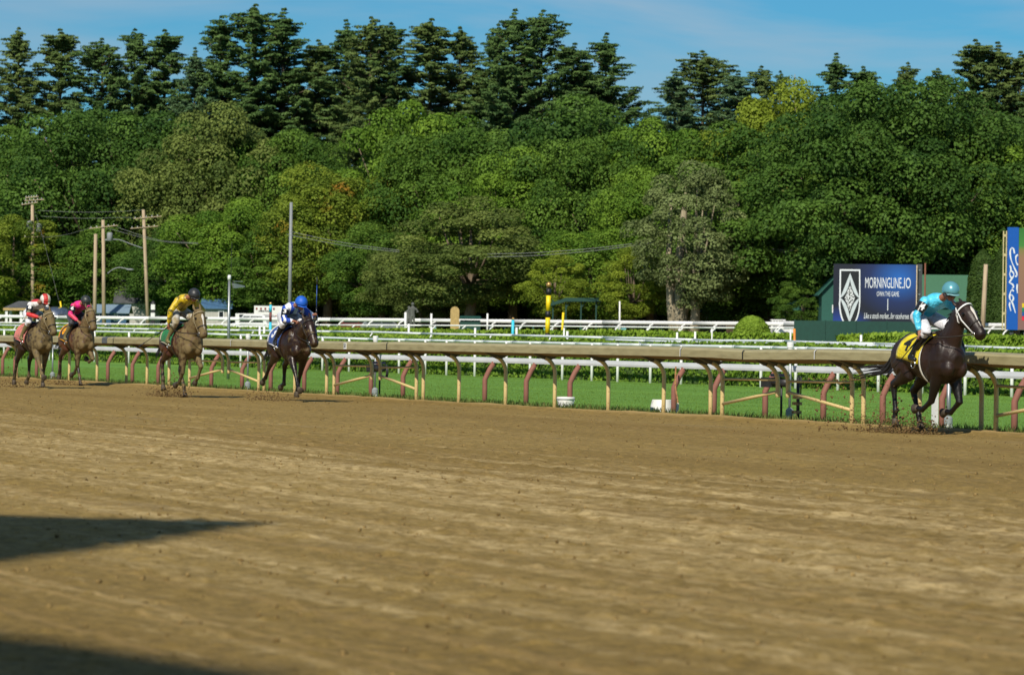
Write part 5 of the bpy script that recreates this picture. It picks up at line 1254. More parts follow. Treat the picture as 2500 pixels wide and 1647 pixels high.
# ------------------------------------------------------------------ poles, wires and lamps beyond the far rail
m_pole = mat("weathered_pole", lin((186, 166, 138)), 0.9, col2=lin((158, 138, 112)), scale=4, mapscale=(3, 3, 0.2), bump=0.3, bscale=12)
m_steel = mat("steel_pole", lin((130, 134, 136)), 0.6, var=0.1); m_wire = mat("wire", lin((120, 122, 120)), 0.6)
m_ins = mat("insulator", lin((190, 192, 190)), 0.3)
def utility_pole(name, label, xt, yt, xb, yb, d, r=0.16, arms=(), mm=m_pole, lamp=None, cans=(), group=None):
    a = at_d(xb, yb, d); b = at_d(xt, yt, d); z0 = tz(a) - 0.3; dr = (b - a).normalized(); a = a + dr * ((z0 - a.z) / dr.z)
    root = empty(name, a, 0, label, "pole", group)
    MB().loft([(0, 0, 0), b - a], [r * 1.15, r * 0.85], side=(1, 0, 0), sides=10).build("shaft", mm, root, True)
    for (x0, y0, x1, y1) in arms:
        p, q = at_d(x0, y0, d - 0.2) - a, at_d(x1, y1, d - 0.2) - a
        ar = MB().loft([p, q], 0.045, side=(0, 1, 0), sides=6).build("crossarm", mm, root)
        for k in range(5):
            c = p.lerp(q, (k + 0.3) / 5); MB().lathe([(0.03, 0.04), (0.05, 0.08), (0.03, 0.11), (0.045, 0.14), (0.015, 0.18)], c, 8).build("insulator", m_ins, ar, True)
    for (x, y) in cans:
        c = at_d(x, y, d - 0.3) - a; MB().lathe([(0.20, -0.4), (0.26, -0.36), (0.26, 0.3), (0.18, 0.4)], c, 12).build("transformer", m_steel, root, True)
    if lamp:
        pts = [at_d(x, y, d - 0.5 * i / len(lamp)) - a for i, (x, y) in enumerate(lamp)]
        MB().loft(catmull(pts, 4), 0.05, side=(0, 1, 0), sides=6).build("lamp_arm", m_steel, root, True)
        e = pts[-1]; MB().ball(e, (0.35, 0.16, 0.09), 10, 6).build("lamp_head", m_steel, root, True)
    return root
utility_pole("utility_pole", "pole topped by a tangle of crossarms and switchgear above the gazebo", 79, 500, 80, 780, 350, 0.17, [(52, 500, 92, 494), (60, 490, 108, 487), (62, 483, 94, 480), (58, 579, 108, 577)], cans=[(95, 556), (72, 549)])
utility_pole("utility_pole", "plain weathered pole without crossarm in the pole pair", 233.5, 571, 231, 780, 335, 0.17)
utility_pole("utility_pole", "weathered pole with one crossarm and curved lamp in the pole pair", 251.5, 537, 254, 790, 336, 0.17, [(218, 558, 288, 550)], lamp=[(262, 668), (275, 658), (292, 653), (318, 658)], cans=[(268, 578)])
utility_pole("utility_pole", "leaning pole with two crossarms beside the grey house", 350, 512, 361, 780, 338, 0.16, [(326, 534, 394, 528), (318, 558, 386, 552)], lamp=[(349, 606), (320, 596), (290, 585), (262, 586)])
utility_pole("utility_pole", "smooth grey steel pole rising above the ambulance", 711, 494, 707, 780, 318, 0.15, (), m_steel)
utility_pole("utility_pole", "brown pole half hidden in leaves with short lamp arm", 663, 570, 650, 780, 343, 0.15, (), m_pole, lamp=[(661, 675), (675, 668), (684, 664), (694, 665)])
utility_pole("utility_pole", "pale leaning pole in front of the clipped conifers", 2407, 645, 2399, 800, 252, 0.16, [])
utility_pole("utility_pole", "short stub pole leaning by the twin pale trunks", 1644, 698, 1640, 790, 293, 0.14)
utility_pole("sign_pipe", "rusty pipe standing behind the blue advertising board", 2259, 642, 2257, 800, 200, 0.05, (), mat("rusty_pipe", lin((120, 74, 54)), 0.8))
utility_pole("white_post", "slim white post beside the lime sapling", 1513, 735, 1513, 785, 288, 0.07, (), m_white)
def wire(label, pts, d0, d1, r=0.022):
    P_ = [at_d(x, y, d0 + (d1 - d0) * i / (len(pts) - 1)) for i, (x, y) in enumerate(pts)]
    tag(MB().loft(catmull(P_, 6), r, side=(0, 0.3, 1), sides=5).build("overhead_wire", m_wire, None, True), label, "wire", "overhead wires")
wire("pair of pale wires sagging from the steel pole, upper", [(711, 566), (800, 585), (880, 599), (975, 611)], 317, 306); wire("pair of pale wires sagging from the steel pole, lower", [(700, 572), (800, 592), (880, 605), (975, 615)], 317, 306)
wire("wire rising across the crab apple tree", [(1190, 620), (1300, 617), (1450, 606), (1600, 588)], 290, 284); wire("second wire rising across the crab apple tree", [(1190, 627), (1300, 624), (1450, 612), (1600, 592)], 290, 284)
wire("wire running out from behind the silver tree", [(1790, 600), (1900, 609), (2000, 616)], 284, 276); wire("lower wire running out from behind the silver tree", [(1805, 606), (1900, 614), (2000, 620)], 284, 276)
wire("high wire between switchgear pole and leaning pole", [(92, 514), (200, 518), (300, 516), (350, 512)], 349, 338, 0.016); wire("middle wire between switchgear pole and leaning pole", [(100, 528), (200, 533), (300, 531), (330, 533)], 349, 338, 0.016)
wire("wire dipping from switchgear pole to the pole pair", [(105, 580), (160, 573), (222, 556)], 349, 336, 0.016); wire("wire running on from the pole pair past the leaning pole", [(285, 554), (340, 573), (400, 588), (484, 593)], 336, 330, 0.016)
wire("lower wire running on from the pole pair past the leaning pole", [(262, 557), (340, 578), (400, 590), (484, 595)], 336, 330, 0.016); wire("guy wire slanting down from the switchgear pole", [(85, 515), (110, 600), (140, 720), (150, 760)], 349, 340, 0.010)

# ------------------------------------------------------------------ poles and posts near the rails
def fpole(label, x, ytop, n, r=0.042):
    b = on_n(x, ytop, n); w = t2w(b); z0 = terrain(n); root = empty("floodlight_post", (w.x, w.y, z0), ROT, label, "lamp post"); h = w.z - z0
    MB().loft([(0, 0, -0.1), (0, 0, h)], [r * 1.15, r * 0.9], side=(1, 0, 0), sides=12).build("shaft", m_grey, root, True)
    MB().lathe([(r * 1.3, h - 0.09), (r * 1.3, h + 0.02), (r * 0.9, h + 0.06)], sides=12).build("cap", m_white, root, True)
    MB().box((0.14, 0.22, h - 0.13), (0.06, 0.30, 0.02)).build("bracket", m_grey, root)
    hd_ = MB(); hd_.prism([(0.02, 0.06, h - 0.18), (0.02, 0.42, h - 0.26), (0.02, 0.42, h - 0.30), (0.02, 0.10, h - 0.34)], (0.20, 0, 0)); hd_.build("lamp_head", m_grey, root)
    MB().loft([(0.0, 0.05, h), (0.02, 0.06, h + 1.05)], 0.006, side=(1, 0, 0), sides=5).build("aerial", m_dark, root)
fpole("galvanised post with small floodlight and aerial between two runners", 560, 676, 36.0)
def cap_post(label, x, ytop, ybase, n, cap=True, base=True, r=0.022):
    t_, _, z = on_n(x, ytop, n); w = t2w((t_, n, 0)); z0 = terrain(n); root = empty("capped_post", (w.x, w.y, z0), 0, label, "post", "capped posts behind the rail"); h = z - z0
    MB().loft([(0, 0, -0.1), (0, 0, h - 0.02)], r, side=(1, 0, 0), sides=10).build("shaft", m_grey, root, True)
    if cap: MB().lathe([(0.042, h - 0.16), (0.048, h - 0.10), (0.056, h - 0.09), (0.058, h - 0.01), (0.05, h + 0.002)], sides=14).build("cap", m_white, root)
    if base:
        MB().lathe([(0.062, -0.02), (0.062, 0.10)], sides=14).build("base_collar", m_white, root)
        MB().lathe([(0.066, 0.10), (0.066, 0.20), (0.03, 0.235), (0.025, 0.24)], sides=14).build("base_cap", mat("grey_plastic", lin((146, 152, 152)), 0.5), root)
cap_post("grey post with white cap behind the rail gap by the 50 plate", 917, 820, 965, 28.3); cap_post("grey post with white cap beside the floodlight post", 606, 815, 943, 28.3)
cap_post("grey post with white cap in the rail gate near the sand patch", 1930, 835, 1020, 28.3); cap_post("thin grey post with plastic base between the two muddy horses", 129, 838, 930, 28.3, False)
cap_post("stout grey post with plastic base behind the dark bay's forelegs", 2317, 900, 1050, 28.4, False, r=0.034)
w = t2w(on_n(2282, 1040, 28.35)); tag(MB().box((0, 0, 0.48), (0.125, 0.05, 1.1), ROT).build("white_board_post", mat("spattered_white", (0.74, 0.74, 0.72), 0.6, col2=(0.50, 0.46, 0.38), lo=0.62, hi=0.72, scale=26), None, False, (w.x, w.y, 0)), "flat white wooden post behind the dark bay's legs", "post")
def marker(name, label, x, ytop, ybot, d, w_px, bands, ball=None, lean=0.0, group=None, cat="marker post"):
    """bands: (photo y from, photo y to, material)"""
    s = F / d; b = at_d(x, ybot, d); z0 = tz(b); root = empty(name, (b.x, b.y, z0), 0, label, cat, group); r = w_px / s / 2
    top = at_d(x, ytop, d).z - z0; root.rotation_euler = (0, lean, 0)
    lo = at_d(x, ybot, d).z - z0
    for y0, y1, m in bands:
        za, zb = at_d(x, y1, d).z - z0, at_d(x, y0, d).z - z0
        if y1 == ybot: za = min(za, -0.1)
        MB().lathe([(r, za + 0.001), (r, zb - 0.001)], sides=14).build("band" if len(bands) > 1 else "shaft", m, root, True)
    if ball: MB().ball((0, 0, top), ball / s, 14, 10).build("ball_finial", mat("gold_ball", lin((196, 150, 90)), 0.3, metal=0.6), root, True)
m_yel = mat("marker_yellow", lin((238, 206, 16)), 0.5, var=0.04); m_blk = mat("marker_black", (0.012, 0.012, 0.014), 0.5); m_cyan = mat("marker_cyan", lin((60, 196, 226)), 0.5, var=0.04); m_mar = mat("marker_maroon", lin((112, 56, 52)), 0.6)
marker("striped_pole", "tall black and yellow banded pole topped by a gold ball", 1335, 695, 830, 163, 11.5, [(704, 721, m_blk), (721, 759, m_yel), (759, 775, m_blk), (775, 813, m_yel), (813, 830, m_blk)], 7, 0.02)
marker("cyan_pole", "short bright blue post with gold ball on the infield", 1252, 778, 815, 200, 7, [(781, 815, m_cyan)], 3.4)
marker("banded_pole", "light blue and maroon banded pole with gold ball by the ambulance", 660, 741, 806, 190, 6.5, [(744, 762, m_cyan), (762, 786, m_mar), (786, 806, m_cyan)], 3.6)
marker("yellow_pole", "slim plain yellow pole on the infield", 1371, 762, 808, 215, 5.5, [(762, 808, m_yel)], None, 0.05)
marker("orange_post", "leaning orange post beside the green panel fence", 1941, 802, 842, 150, 6, [(802, 842, mat("orange", lin((214, 128, 44)), 0.6, var=0.2, scale=3))], None, -0.03)
for i, (x, y0, y1, d, wp) in enumerate([(1053, 798, 816, 170, 5), (1160, 800, 818, 170, 5), (1261, 799, 818, 168, 5.5), (1377, 800, 818, 172, 4), (1385, 808, 820, 150, 6), (1653, 811, 828, 150, 5), (1697, 809, 830, 150, 5), (1738, 802, 830, 155, 3), (1930, 803, 830, 160, 4),
        (2102, 817, 845, 140, 6), (634, 796, 812, 172, 5), (645, 796, 812, 172, 5), (998, 790, 805, 190, 5), (990, 762, 785, 296, 6), (1053, 765, 785, 296, 5), (1190, 765, 785, 293, 4.5)]):
    marker("white_stake", "short white capped stake standing in the infield grass", x, y0, y1, d, wp, [(y0, y1, m_white)], None, 0, "white stakes of the infield", "stake")
# buckets
def bucket(label, x, y, n, r0, r1, h, tilt=0.0, rim=True):
    w = t2w(on_n(x, y, n)); z0 = terrain(n)
    root = empty("bucket", (w.x, w.y, z0), 0, label, "bucket"); root.rotation_euler = (tilt, 0, 0)
    mp_ = mat("bucket_plastic", (0.74, 0.73, 0.68), 0.5, col2=(0.46, 0.42, 0.34), lo=0.62, hi=0.74, scale=11)
    MB().lathe([(r0, 0.0), ((r0 + r1) / 2, h / 2), (r1, h - 0.01), (r1 * 0.97, h), (r1 * 0.9, h - 0.02)], sides=22).build("shell", mp_, root, True)
    MB().lathe([(r1 + 0.008 if r1 > r0 else r0 + 0.008, h - 0.05 if r1 > r0 else 0.0), (r1 + 0.01 if r1 > r0 else r0 + 0.01, h - 0.02 if r1 > r0 else 0.03)], sides=22).build("rim", mp_, root, True)
    MB().loft([(r1 * math.cos(a), -r1 * 0.3 - 0.03, h - 0.05 - 0.12 * math.sin(a)) for a in np.linspace(0, math.pi, 10)], 0.005, side=(0, 1, 0), sides=5).build("handle", m_grey, root, True)
bucket("white plastic bucket standing at the foot of a bent brown post", 1381, 1000, 28.28, 0.145, 0.165, 0.24)
bucket("upturned white tub spattered with mud between rail posts", 1615, 1012, 28.25, 0.235, 0.17, 0.27)
ch_ = [on_n(1650, 895, 28.3), on_n(1649, 940, 28.2), on_n(1655, 985, 28.0), on_n(1651, 1013, 27.8)]
ro = empty("lead_rope", (0, 0, 0), ROT, "red and cream rope hanging from the white rail by the upturned tub", "rope")
cp = catmull([Vector(c) for c in ch_], 8); k = len(cp)
MB().loft(cp[:int(k * 0.68)], [0.012 + 0.004 * (i % 2) for i in range(int(k * 0.68))], side=(1, 0, 0), sides=6).build("rope_upper", mat("rope_red", lin((120, 58, 44)), 0.8, col2=lin((176, 140, 80)), scale=40), ro)
MB().loft(cp[int(k * 0.68) - 1:], [0.02 + 0.006 * (i % 2) for i in range(k - int(k * 0.68) + 1)], side=(1, 0, 0), sides=6).build("rope_end", mat("rope_cream", lin((206, 196, 164)), 0.8), ro)
# dark equipment hung in the gate gaps
def gate_box(label, x0, n, full=True):
    t_, _, z = on_n(x0, 900, n); root = empty("rail_camera", t2w((t_, n, 0)), ROT, label, "camera")
    MB().box((0, 0, 0.74), (0.50, 0.10, 0.05)).build("mount_plate", mat("navy_plate", lin((24, 30, 52)), 0.5), root)
    MB().box((-0.40, 0, 0.62), (0.30, 0.14, 0.16)).build("housing", m_dark, root)
    MB().loft([(-0.2, 0, 0.62), (0.25, 0, 0.62)], 0.065, side=(0, 0, 1), sides=12).build("lens_tube", m_dark, root, True)
    if full: MB().loft([(0.40 + 0.08 * math.sin(a), 0, 0.56 + 0.12 * math.cos(a)) for a in np.linspace(0, 3.4, 10)], 0.03, side=(0, 1, 0), sides=6).build("grip", m_dark, root, True)
    MB().loft([(0.05, 0, -0.05), (0.05, 0, 0.7)], 0.02, side=(1, 0, 0), sides=8).build("stand", m_dark, root, True)
gate_box("black camera on a stand under the rail gap by the capped post", 925, 27.75); gate_box("black camera housing under the rail gap near the sand patch", 1905, 27.8, False)
t_, _, _ = on_n(1948, 1000, 27.6); gl = empty("gate_latch", t2w((t_, 27.6, 0)), ROT, "muddy black gate latch stand with cream clamps by the rail gate", "latch")
MB().loft([(0, 0, -0.05), (0, 0, 0.72)], 0.028, side=(1, 0, 0), sides=8).build("stem", m_dark, gl, True)
MB().loft([(0.09, 0, 0.45), (0.10, 0, 0.72), (0.0, 0, 0.74)], 0.012, side=(0, 1, 0), sides=6).build("lever", m_dark, gl, True)
for z in (0.05, 0.16, 0.30, 0.40): MB().box((-0.06 + 0.10 * z, 0, z), (0.17, 0.09, 0.05)).build("clamp", mat("muddy_cream", lin((196, 172, 122)), 0.8, col2=lin((96, 74, 48)), scale=18), gl)

# ------------------------------------------------------------------ far buildings, shelters, vehicles
def at_base(x, d):
    p = at_d(x, 800, d); return Vector((p.x, p.y, tz(p)))
def zpx(x, y, d, z0): return at_d(x, y, d).z - z0
def gable(name, label, x0, x1, yeave, ytop, d, depth, mw, mr, ridge='x', rz=0.0, win=(), cat="building", doors=(), overh=0.3):
    b = at_base((x0 + x1) / 2, d); root = empty(name, b, rz, label, cat); W = (x1 - x0) * d / F; he = zpx((x0 + x1) / 2, yeave, d, b.z); ht = zpx((x0 + x1) / 2, ytop, d, b.z)
    if ridge == 'x':
        MB().prism([(-W / 2, -depth / 2, -0.2), (-W / 2, depth / 2, -0.2), (-W / 2, depth / 2, he), (-W / 2, 0, ht), (-W / 2, -depth / 2, he)], (W, 0, 0)).build("wall", mw, root)
        sl = (ht - he) / (depth / 2)
        for s in (-1, 1):
            e = depth / 2 + overh; MB().prism([(-W / 2 - overh, 0, ht + 0.05), (-W / 2 - overh, s * e, he - sl * overh + 0.05), (-W / 2 - overh, s * e, he - sl * overh + 0.15), (-W / 2 - overh, 0, ht + 0.16)], (W + 2 * overh, 0, 0)).build("roof_slope", mr, root)
    else:
        MB().prism([(-W / 2, -depth / 2, -0.2), (W / 2, -depth / 2, -0.2), (W / 2, -depth / 2, he), (0, -depth / 2, ht), (-W / 2, -depth / 2, he)], (0, depth, 0)).build("wall", mw, root)
        sl = (ht - he) / (W / 2)
        for s in (-1, 1):
            e = W / 2 + overh; MB().prism([(0, -depth / 2 - overh, ht + 0.05), (s * e, -depth / 2 - overh, he - sl * overh + 0.05), (s * e, -depth / 2 - overh, he - sl * overh + 0.15), (0, -depth / 2 - overh, ht + 0.16)], (0, depth + 2 * overh, 0)).build("roof_slope", mr, root)
    for (a0, a1, y0, y1) in win:
        wx = ((a0 + a1) / 2 - (x0 + x1) / 2) * d / F; ww = (a1 - a0) * d / F; za, zb = zpx(a0, y1, d, b.z), zpx(a0, y0, d, b.z)
        f = MB().box((wx, -depth / 2 - 0.03, (za + zb) / 2), (ww, 0.07, zb - za)).build("window", m_white, root)
        MB().box((wx, -depth / 2 - 0.05, (za + zb) / 2), (ww * 0.7, 0.07, (zb - za) * 0.7)).build("pane", m_goggle, f)
    return root
m_house = mat("house_cream", (0.42, 0.41, 0.37), 0.7, var=0.1)
m_shingle = mat("grey_shingle", lin((74, 76, 78)), 0.9, var=0.2, scale=2); m_bluewall = mat("blue_wall", lin((44, 84, 116)), 0.7); m_metroof = mat("pale_metal_roof", lin((120, 140, 156)), 0.5, var=0.06)
m_barn = mat("barn_green", lin((28, 82, 70)), 0.7, var=0.08); m_barnroof = mat("barn_roof", lin((70, 112, 86)), 0.6, var=0.06); m_tanwall = mat("tan_wall", lin((176, 150, 96)), 0.8, var=0.15)
gable("grey_roof_house", "house with dark grey shingle roof and white trim behind the leaning pole", 292, 398, 738, 688, 352, 6.0, m_house, m_shingle)
gable("blue_cabin", "small blue cabin with pale metal roof behind the pole pair", 234, 312, 763, 747, 340, 3.0, m_bluewall, m_metroof, win=[(239, 247, 764, 784), (282, 292, 766, 784)])
gable("blue_roof_booth", "white booth with bright blue sloping roof by the floodlight post", 500, 562, 752, 733, 338, 3.2, m_house, mat("blue_roof", lin((70, 104, 138)), 0.5), win=[(536, 550, 757, 782)])
gable("green_barn", "green barn with white framed window beside the advertising board", 1996, 2090, 715, 664, 276, 7.0, m_barn, m_barn, 'y', win=[(2021, 2039, 745, 764)])
gable("long_green_shed", "long shed with grey-green roof behind the leading jockey", 2236, 2378, 745, 676, 274, 9.0, m_barn, m_barnroof)
gable("low_tan_shed", "low tan shed with green roof edge by the twin pale trunks", 1674, 1742, 764, 757, 298, 3.0, m_tanwall, m_barn, win=[(1722, 1738, 768, 786)])
gable("porch_lean_to", "small green lean-to at the end of the barn", 1912, 1996, 752, 735, 280, 3.0, m_barn, m_barn, 'y')
# gazebo
b = at_base(62, 340); gz = empty("gazebo", b, 0, "open gazebo with dark hipped roof on white posts", "gazebo"); he = zpx(62, 752, 340, b.z); ht = zpx(62, 735, 340, b.z); W = 98 * 340 / F
MB().add([(-W / 2, -1.6, he), (W / 2, -1.6, he), (W / 2, 1.6, he), (-W / 2, 1.6, he), (-W * 0.18, 0, ht), (W * 0.18, 0, ht)], [(0, 1, 5, 4), (1, 2, 5), (2, 3, 4, 5), (3, 0, 4), (3, 2, 1, 0)]).build("roof", m_shingle, gz)
MB().box((0, -1.58, he - 0.12), (W, 0.1, 0.22)).build("fascia", m_tanwall, gz)
for sx in (-0.42, -0.06, 0.35):
    for sy in (-1.4, 1.4): MB().box((sx * W, sy, he / 2 - 0.15), (0.22, 0.22, he)).build("post", m_white, gz)
# green picnic shelter
b = at_base(1405, 292); sh_ = empty("picnic_shelter", b, 0, "green flat-pitched picnic shelter on slim braced posts", "shelter"); W = 122 * 292 / F; za, zb = zpx(1345, 740, 292, b.z), zpx(1465, 728, 292, b.z)
MB().prism([(-W / 2, -1.5, za), (-W * 0.2, -1.5, zb), (W / 2, -1.5, zb), (W / 2, -1.5, zb - 0.28), (-W * 0.2, -1.5, zb - 0.30), (-W / 2, -1.5, za - 0.22)], (0, 3.0, 0)).build("roof", m_grn, sh_)
for sx in (-0.46, -0.2, 0.1, 0.40):
    MB().box((sx * W, -1.2, zb / 2 - 0.2), (0.10, 0.10, zb)).build("post", m_grn, sh_)
    MB().loft([(sx * W, -1.2, zb - 0.8), (sx * W + 0.45, -1.2, zb - 0.2)], 0.04, side=(0, 1, 0), sides=6).build("brace", m_grn, sh_)
# vehicles
m_gl = mat("car_glass", (0.02, 0.025, 0.03), 0.1); m_tyre = mat("tyre", (0.012, 0.012, 0.012), 0.8)
def car(name, label, x, d, col, rz, L_=4.6, hh=1.7, cat="car", group=None):
    b = at_base(x, d); root = empty(name, b, rz, label, cat, group); w = 0.92
    P = [(-L_ / 2, 0.35), (-L_ / 2, 0.85), (-L_ * 0.46, 0.98), (-L_ * 0.40, hh - 0.08), (-L_ * 0.34, hh), (L_ * 0.06, hh), (L_ * 0.20, 1.02), (L_ * 0.45, 0.88), (L_ / 2, 0.72), (L_ / 2, 0.35)]
    mb = MB(); mb.prism([(p[0], -w, p[1]) for p in P], (0, 2 * w, 0)); body = mb.build("body", col, root); bv = body.modifiers.new("b", 'BEVEL'); bv.width = 0.06; bv.segments = 2
    for s in (-1, 1):
        MB().add([(-L_ * 0.385, s * (w + 0.005), 1.05), (-L_ * 0.36, s * (w + 0.005), hh - 0.16), (-L_ * 0.10, s * (w + 0.005), hh - 0.14), (-L_ * 0.10, s * (w + 0.005), 1.05)], [(0, 1, 2, 3)]).build("side_window", m_gl, root)
        MB().add([(-L_ * 0.085, s * (w + 0.005), 1.05), (-L_ * 0.085, s * (w + 0.005), hh - 0.14), (L_ * 0.05, s * (w + 0.005), hh - 0.14), (L_ * 0.165, s * (w + 0.005), 1.05)], [(0, 1, 2, 3)]).build("side_window", m_gl, root)
        for wx in (-L_ * 0.31, L_ * 0.31): MB().loft([(wx, s * (w - 0.2), 0.34), (wx, s * (w + 0.02), 0.34)], 0.34, side=(0, 0, 1), sides=16).build("wheel", m_tyre, root, True)
        MB().box((L_ / 2 + 0.005, s * 0.68, 0.72), (0.03, 0.3, 0.14)).build("headlight", m_bit, root)
    q = [(L_ * 0.075, hh - 0.06), (L_ * 0.195, 1.06)]; MB().add([(q[0][0] + 0.01, -w * 0.88, q[0][1]), (q[0][0] + 0.01, w * 0.88, q[0][1]), (q[1][0] + 0.01, w * 0.9, q[1][1]), (q[1][0] + 0.01, -w * 0.9, q[1][1])], [(0, 1, 2, 3)]).build("windscreen", m_gl, root)
    return root
m_carw = mat("car_white", (0.75, 0.75, 0.76), 0.25, coat=0.5, var=0.02)
car("parked_suv", "white parked off-roader in front of the ambulance", 615, 325, m_carw, math.radians(150), 4.7, 1.75)
car("parked_car", "dark red car roof showing above the broad white rail", 885, 312, mat("car_red", lin((110, 40, 36)), 0.3, coat=0.5), 0.1, 4.3, 1.42); car("parked_car", "silver car beyond the rail below the wood", 943, 312, mat("car_silver", lin((150, 154, 158)), 0.3, metal=0.5), 0.05, 4.4, 1.45)
car("parked_car", "white car parked under the great maple by the barn", 1960, 272, m_carw, 0.1, 4.4, 1.45)
b = at_base(676, 333); am = empty("ambulance", b, 0, "white box-bodied ambulance with red square windows along its side", "ambulance"); k_ = 333 / F; ht = zpx(676, 747, 333, b.z)
MB().box((0.0, 0, (ht + 0.5) / 2), (108 * k_, 2.2, ht - 0.5)).build("box_body", m_white, am)
MB().box((-108 * k_ / 2 - 0.85, 0, 1.1), (1.68, 1.9, 1.5)).build("cab", m_white, am); MB().box((-108 * k_ / 2 - 0.9, -0.97, 1.5), (0.9, 0.04, 0.5)).build("cab_window", m_gl, am)
for i in range(5): MB().box((-48 * k_ + i * 10.5 * k_, -1.11, ht - 7 * k_), (4.2 * k_, 0.04, 5 * k_)).build("red_light", mat("red_panel", lin((130, 40, 34)), 0.4), am)
MB().box((0, -1.105, ht - 24 * k_), (108 * k_, 0.02, 1.6 * k_)).build("stripe", mat("stripe_red", lin((170, 60, 50)), 0.4), am)
def am_text(body, x, y, h):
    V, Fc = text_mesh(body, h, bold=0.01); sheet("lettering", [(x + v[0], -1.112, y + v[1]) for v in V], Fc, mat("print_dark", (0.03, 0.03, 0.03), 0.5), am)
am_text("RESCUE", 34 * k_, ht - 17 * k_, 0.32); am_text("AMBULANCE", -30 * k_, ht - 13 * k_, 0.17)
for wx in (-1.9, 1.2): MB().loft([(wx, -1.12, 0.42), (wx, -0.8, 0.42)], 0.42, side=(0, 0, 1), sides=16).build("wheel", m_tyre, am, True)
b = at_base(140, 338); tr_ = empty("camper_trailer", b, 0.3, "rounded silver camper trailer beside the gazebo", "trailer"); hz = zpx(140, 748, 338, b.z)
MB().loft([(-1.2, 0, hz * 0.55), (-1.0, 0, hz * 0.55), (-0.4, 0, hz * 0.55), (0.8, 0, hz * 0.55), (1.1, 0, hz * 0.55)], [0.5, 0.95, 1.1, 1.1, 0.7], [hz * 0.25, hz * 0.40, hz * 0.45, hz * 0.45, hz * 0.3], sides=16).build("shell", m_bit, tr_, True)
MB().box((0.1, -1.08, hz * 0.62), (0.6, 0.06, 0.5)).build("window", m_gl, tr_); MB().loft([(0, -1.1, 0.3), (0, -0.8, 0.3)], 0.3, side=(0, 0, 1), sides=14).build("wheel", m_tyre, tr_, True)
# lantern column, guy guard, white hut, memorial stones
b = at_base(373, 334); lt = empty("stacked_lantern", b, 0, "black column with two stacked white lanterns", "lamp post"); hz = zpx(373, 733, 334, b.z)
MB().box((0, 0, hz * 0.35), (0.30, 0.3, hz * 0.7)).build("column", m_blk, lt)
for z in (0.55, 0.80): MB().box((0, 0, hz * z), (0.36, 0.36, hz * 0.16)).build("lantern", m_white, lt)
MB().lathe([(0.24, hz * 0.9), (0.2, hz * 0.95), (0.03, hz)], sides=10).build("cap", m_blk, lt)
pa, pb = at_d(147, 735, 338), at_d(155, 790, 338); tag(MB().loft([pa, pb], 0.07, side=(1, 0, 0), sides=8).build("guy_wire_guard", m_yel, None, True), "slanting yellow guy wire guard beside the camper trailer", "guard")
b = at_base(1899, 275); hu_ = empty("white_kiosk", b, 0, "small white slatted kiosk under the maple", "kiosk")
for i in range(5): MB().box((-0.42 + 0.21 * i, -0.4, 0.75), (0.12, 0.06, 1.5)).build("slat", m_white, hu_)
MB().box((0, 0, 1.55), (1.1, 0.9, 0.08)).build("roof", m_white, hu_); MB().box((0, 0.35, 0.75), (1.0, 0.06, 1.5)).build("back_panel", m_white, hu_)
m_stone = mat("grey_stone", lin((92, 94, 90)), 0.9, var=0.2, scale=4)
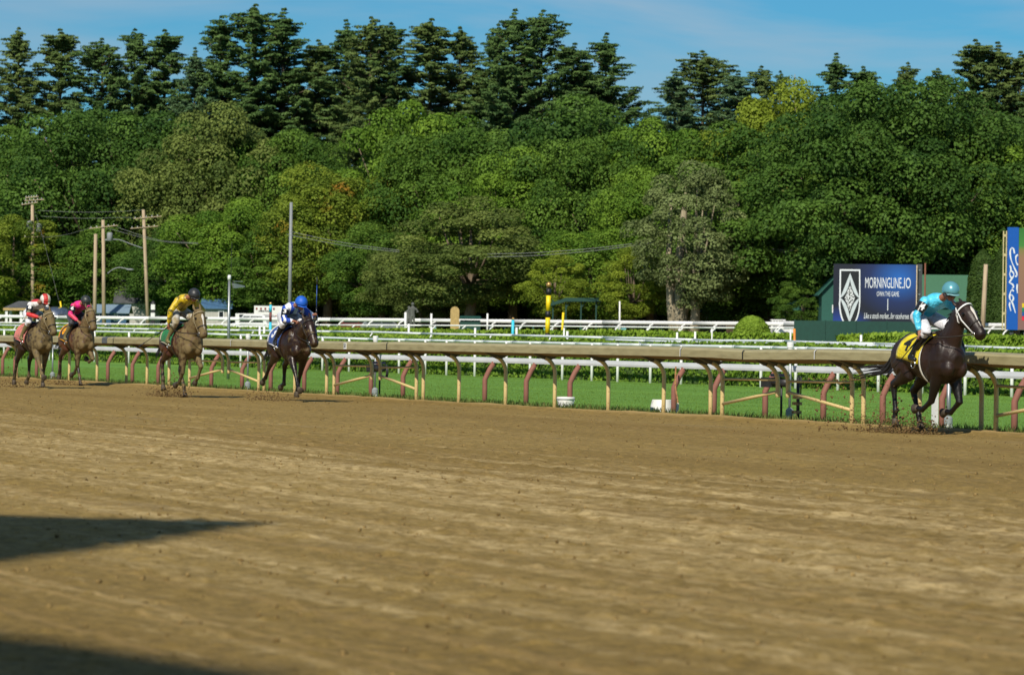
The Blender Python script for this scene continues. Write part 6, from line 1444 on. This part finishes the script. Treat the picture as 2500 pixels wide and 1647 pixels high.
def statue(label, x, d, ytop, s):
    b = at_base(x, d); h = zpx(x, ytop, d, b.z); root = empty("statue", b, 0, label, "statue"); q = h / 2.35
    MB().box((0, 0, 0.25 * q), (0.7 * q, 0.6 * q, 0.6 * q)).build("plinth", m_stone, root)
    mb = MB(); z = 0.55 * q
    for sd2 in (-1, 1): mb.loft([(sd2 * 0.10 * q, 0, z), (sd2 * 0.10 * q, 0, z + 0.45 * q), (sd2 * 0.08 * q, 0, z + 0.85 * q)], [0.06 * q, 0.07 * q, 0.10 * q], side=(1, 0, 0), sides=8)
    mb.loft([(0, 0, z + 0.8 * q), (0, 0, z + 1.1 * q), (0, 0, z + 1.4 * q), (0, 0, z + 1.52 * q)], [0.17 * q, 0.15 * q, 0.21 * q, 0.07 * q], [0.12 * q, 0.11 * q, 0.13 * q, 0.07 * q], side=(1, 0, 0), sides=10)
    mb.ball((0, 0, z + 1.66 * q), 0.12 * q)
    for sd2 in (-1, 1): mb.loft([(sd2 * 0.2 * q, 0, z + 1.38 * q), (sd2 * (0.28 + 0.1 * s) * q, -0.05, z + 1.1 * q), (sd2 * 0.24 * q, -0.2 * s * q, z + (0.9 + 0.2 * s) * q)], [0.07 * q, 0.055 * q, 0.045 * q], side=(0, 1, 0), sides=8)
    mb.remeshed("figure", m_stone, root, 0.035, 3)
statue("taller grey stone statue on a plinth under the crab apple", 1007, 296, 737, 1.0); statue("smaller grey stone statue beside the taller one", 998, 297, 746, 0.0)
b = at_base(1110, 294); hz = zpx(1110, 748, 294, b.z); tag(MB().prism([(0.35 * math.cos(a) if a > 0 else 0.35, 0, hz - 0.35 + 0.35 * math.sin(a)) for a in np.linspace(0.01, math.pi - 0.01, 12)] + [(-0.35, 0, -0.1), (0.35, 0, -0.1)], (0, 0.4, 0)).build("memorial_stone", m_tanwall, None, False, b), "round-topped tan memorial stone under the crab apple", "stone")
b = at_base(1148, 292); hz = zpx(1148, 771, 292, b.z); tb = empty("green_stall", b, 0, "low green awning stall beside the memorial stone", "stall")
MB().prism([(-0.9, -0.5, hz - 0.2), (0.9, -0.5, hz - 0.2), (0.8, -0.1, hz), (-0.8, -0.1, hz)], (0, 0.4, 0)).build("awning", m_grn, tb); MB().box((0, 0, hz * 0.4), (1.6, 0.4, hz * 0.8)).build("counter", m_grn, tb)
# roofs added out of view behind the camera, outlines shaped to shade the dirt
L0 = 27.0 / math.tan(SUN_EL); off = SUN_H * L0
gs = empty("shadow_roof", (0, 0, 0), 0, "unseen roofs on columns, added and shaped to cast shadows on the dirt", "shadow_roof")
def roofpoly(pts, name): MB().prism([(p[0] - off.x, p[1] - off.y, 27.0) for p in pts], (0, 0, 0.3)).build(name, m_frame, gs)
A_ = Vector((-1.72, 25.3)); 
roofpoly([(A_.x, A_.y), (A_.x - 13, A_.y + 4.1), (A_.x - 16, A_.y - 9.0), (A_.x - 3.6, A_.y - 14.8 + 1.2)][:4], "roof")
roofpoly([(-3.9, 17.6), (-0.95, 13.9), (-1.6, 10.2), (-7, 9.5)], "lower_roof")
for (x, y) in ((-16, 3), (-20, 9), (-20, -2), (-15, -8)): MB().box((x - 7, y - 10, 13.4), (0.4, 0.4, 27.1)).build("column", m_frame, gs)
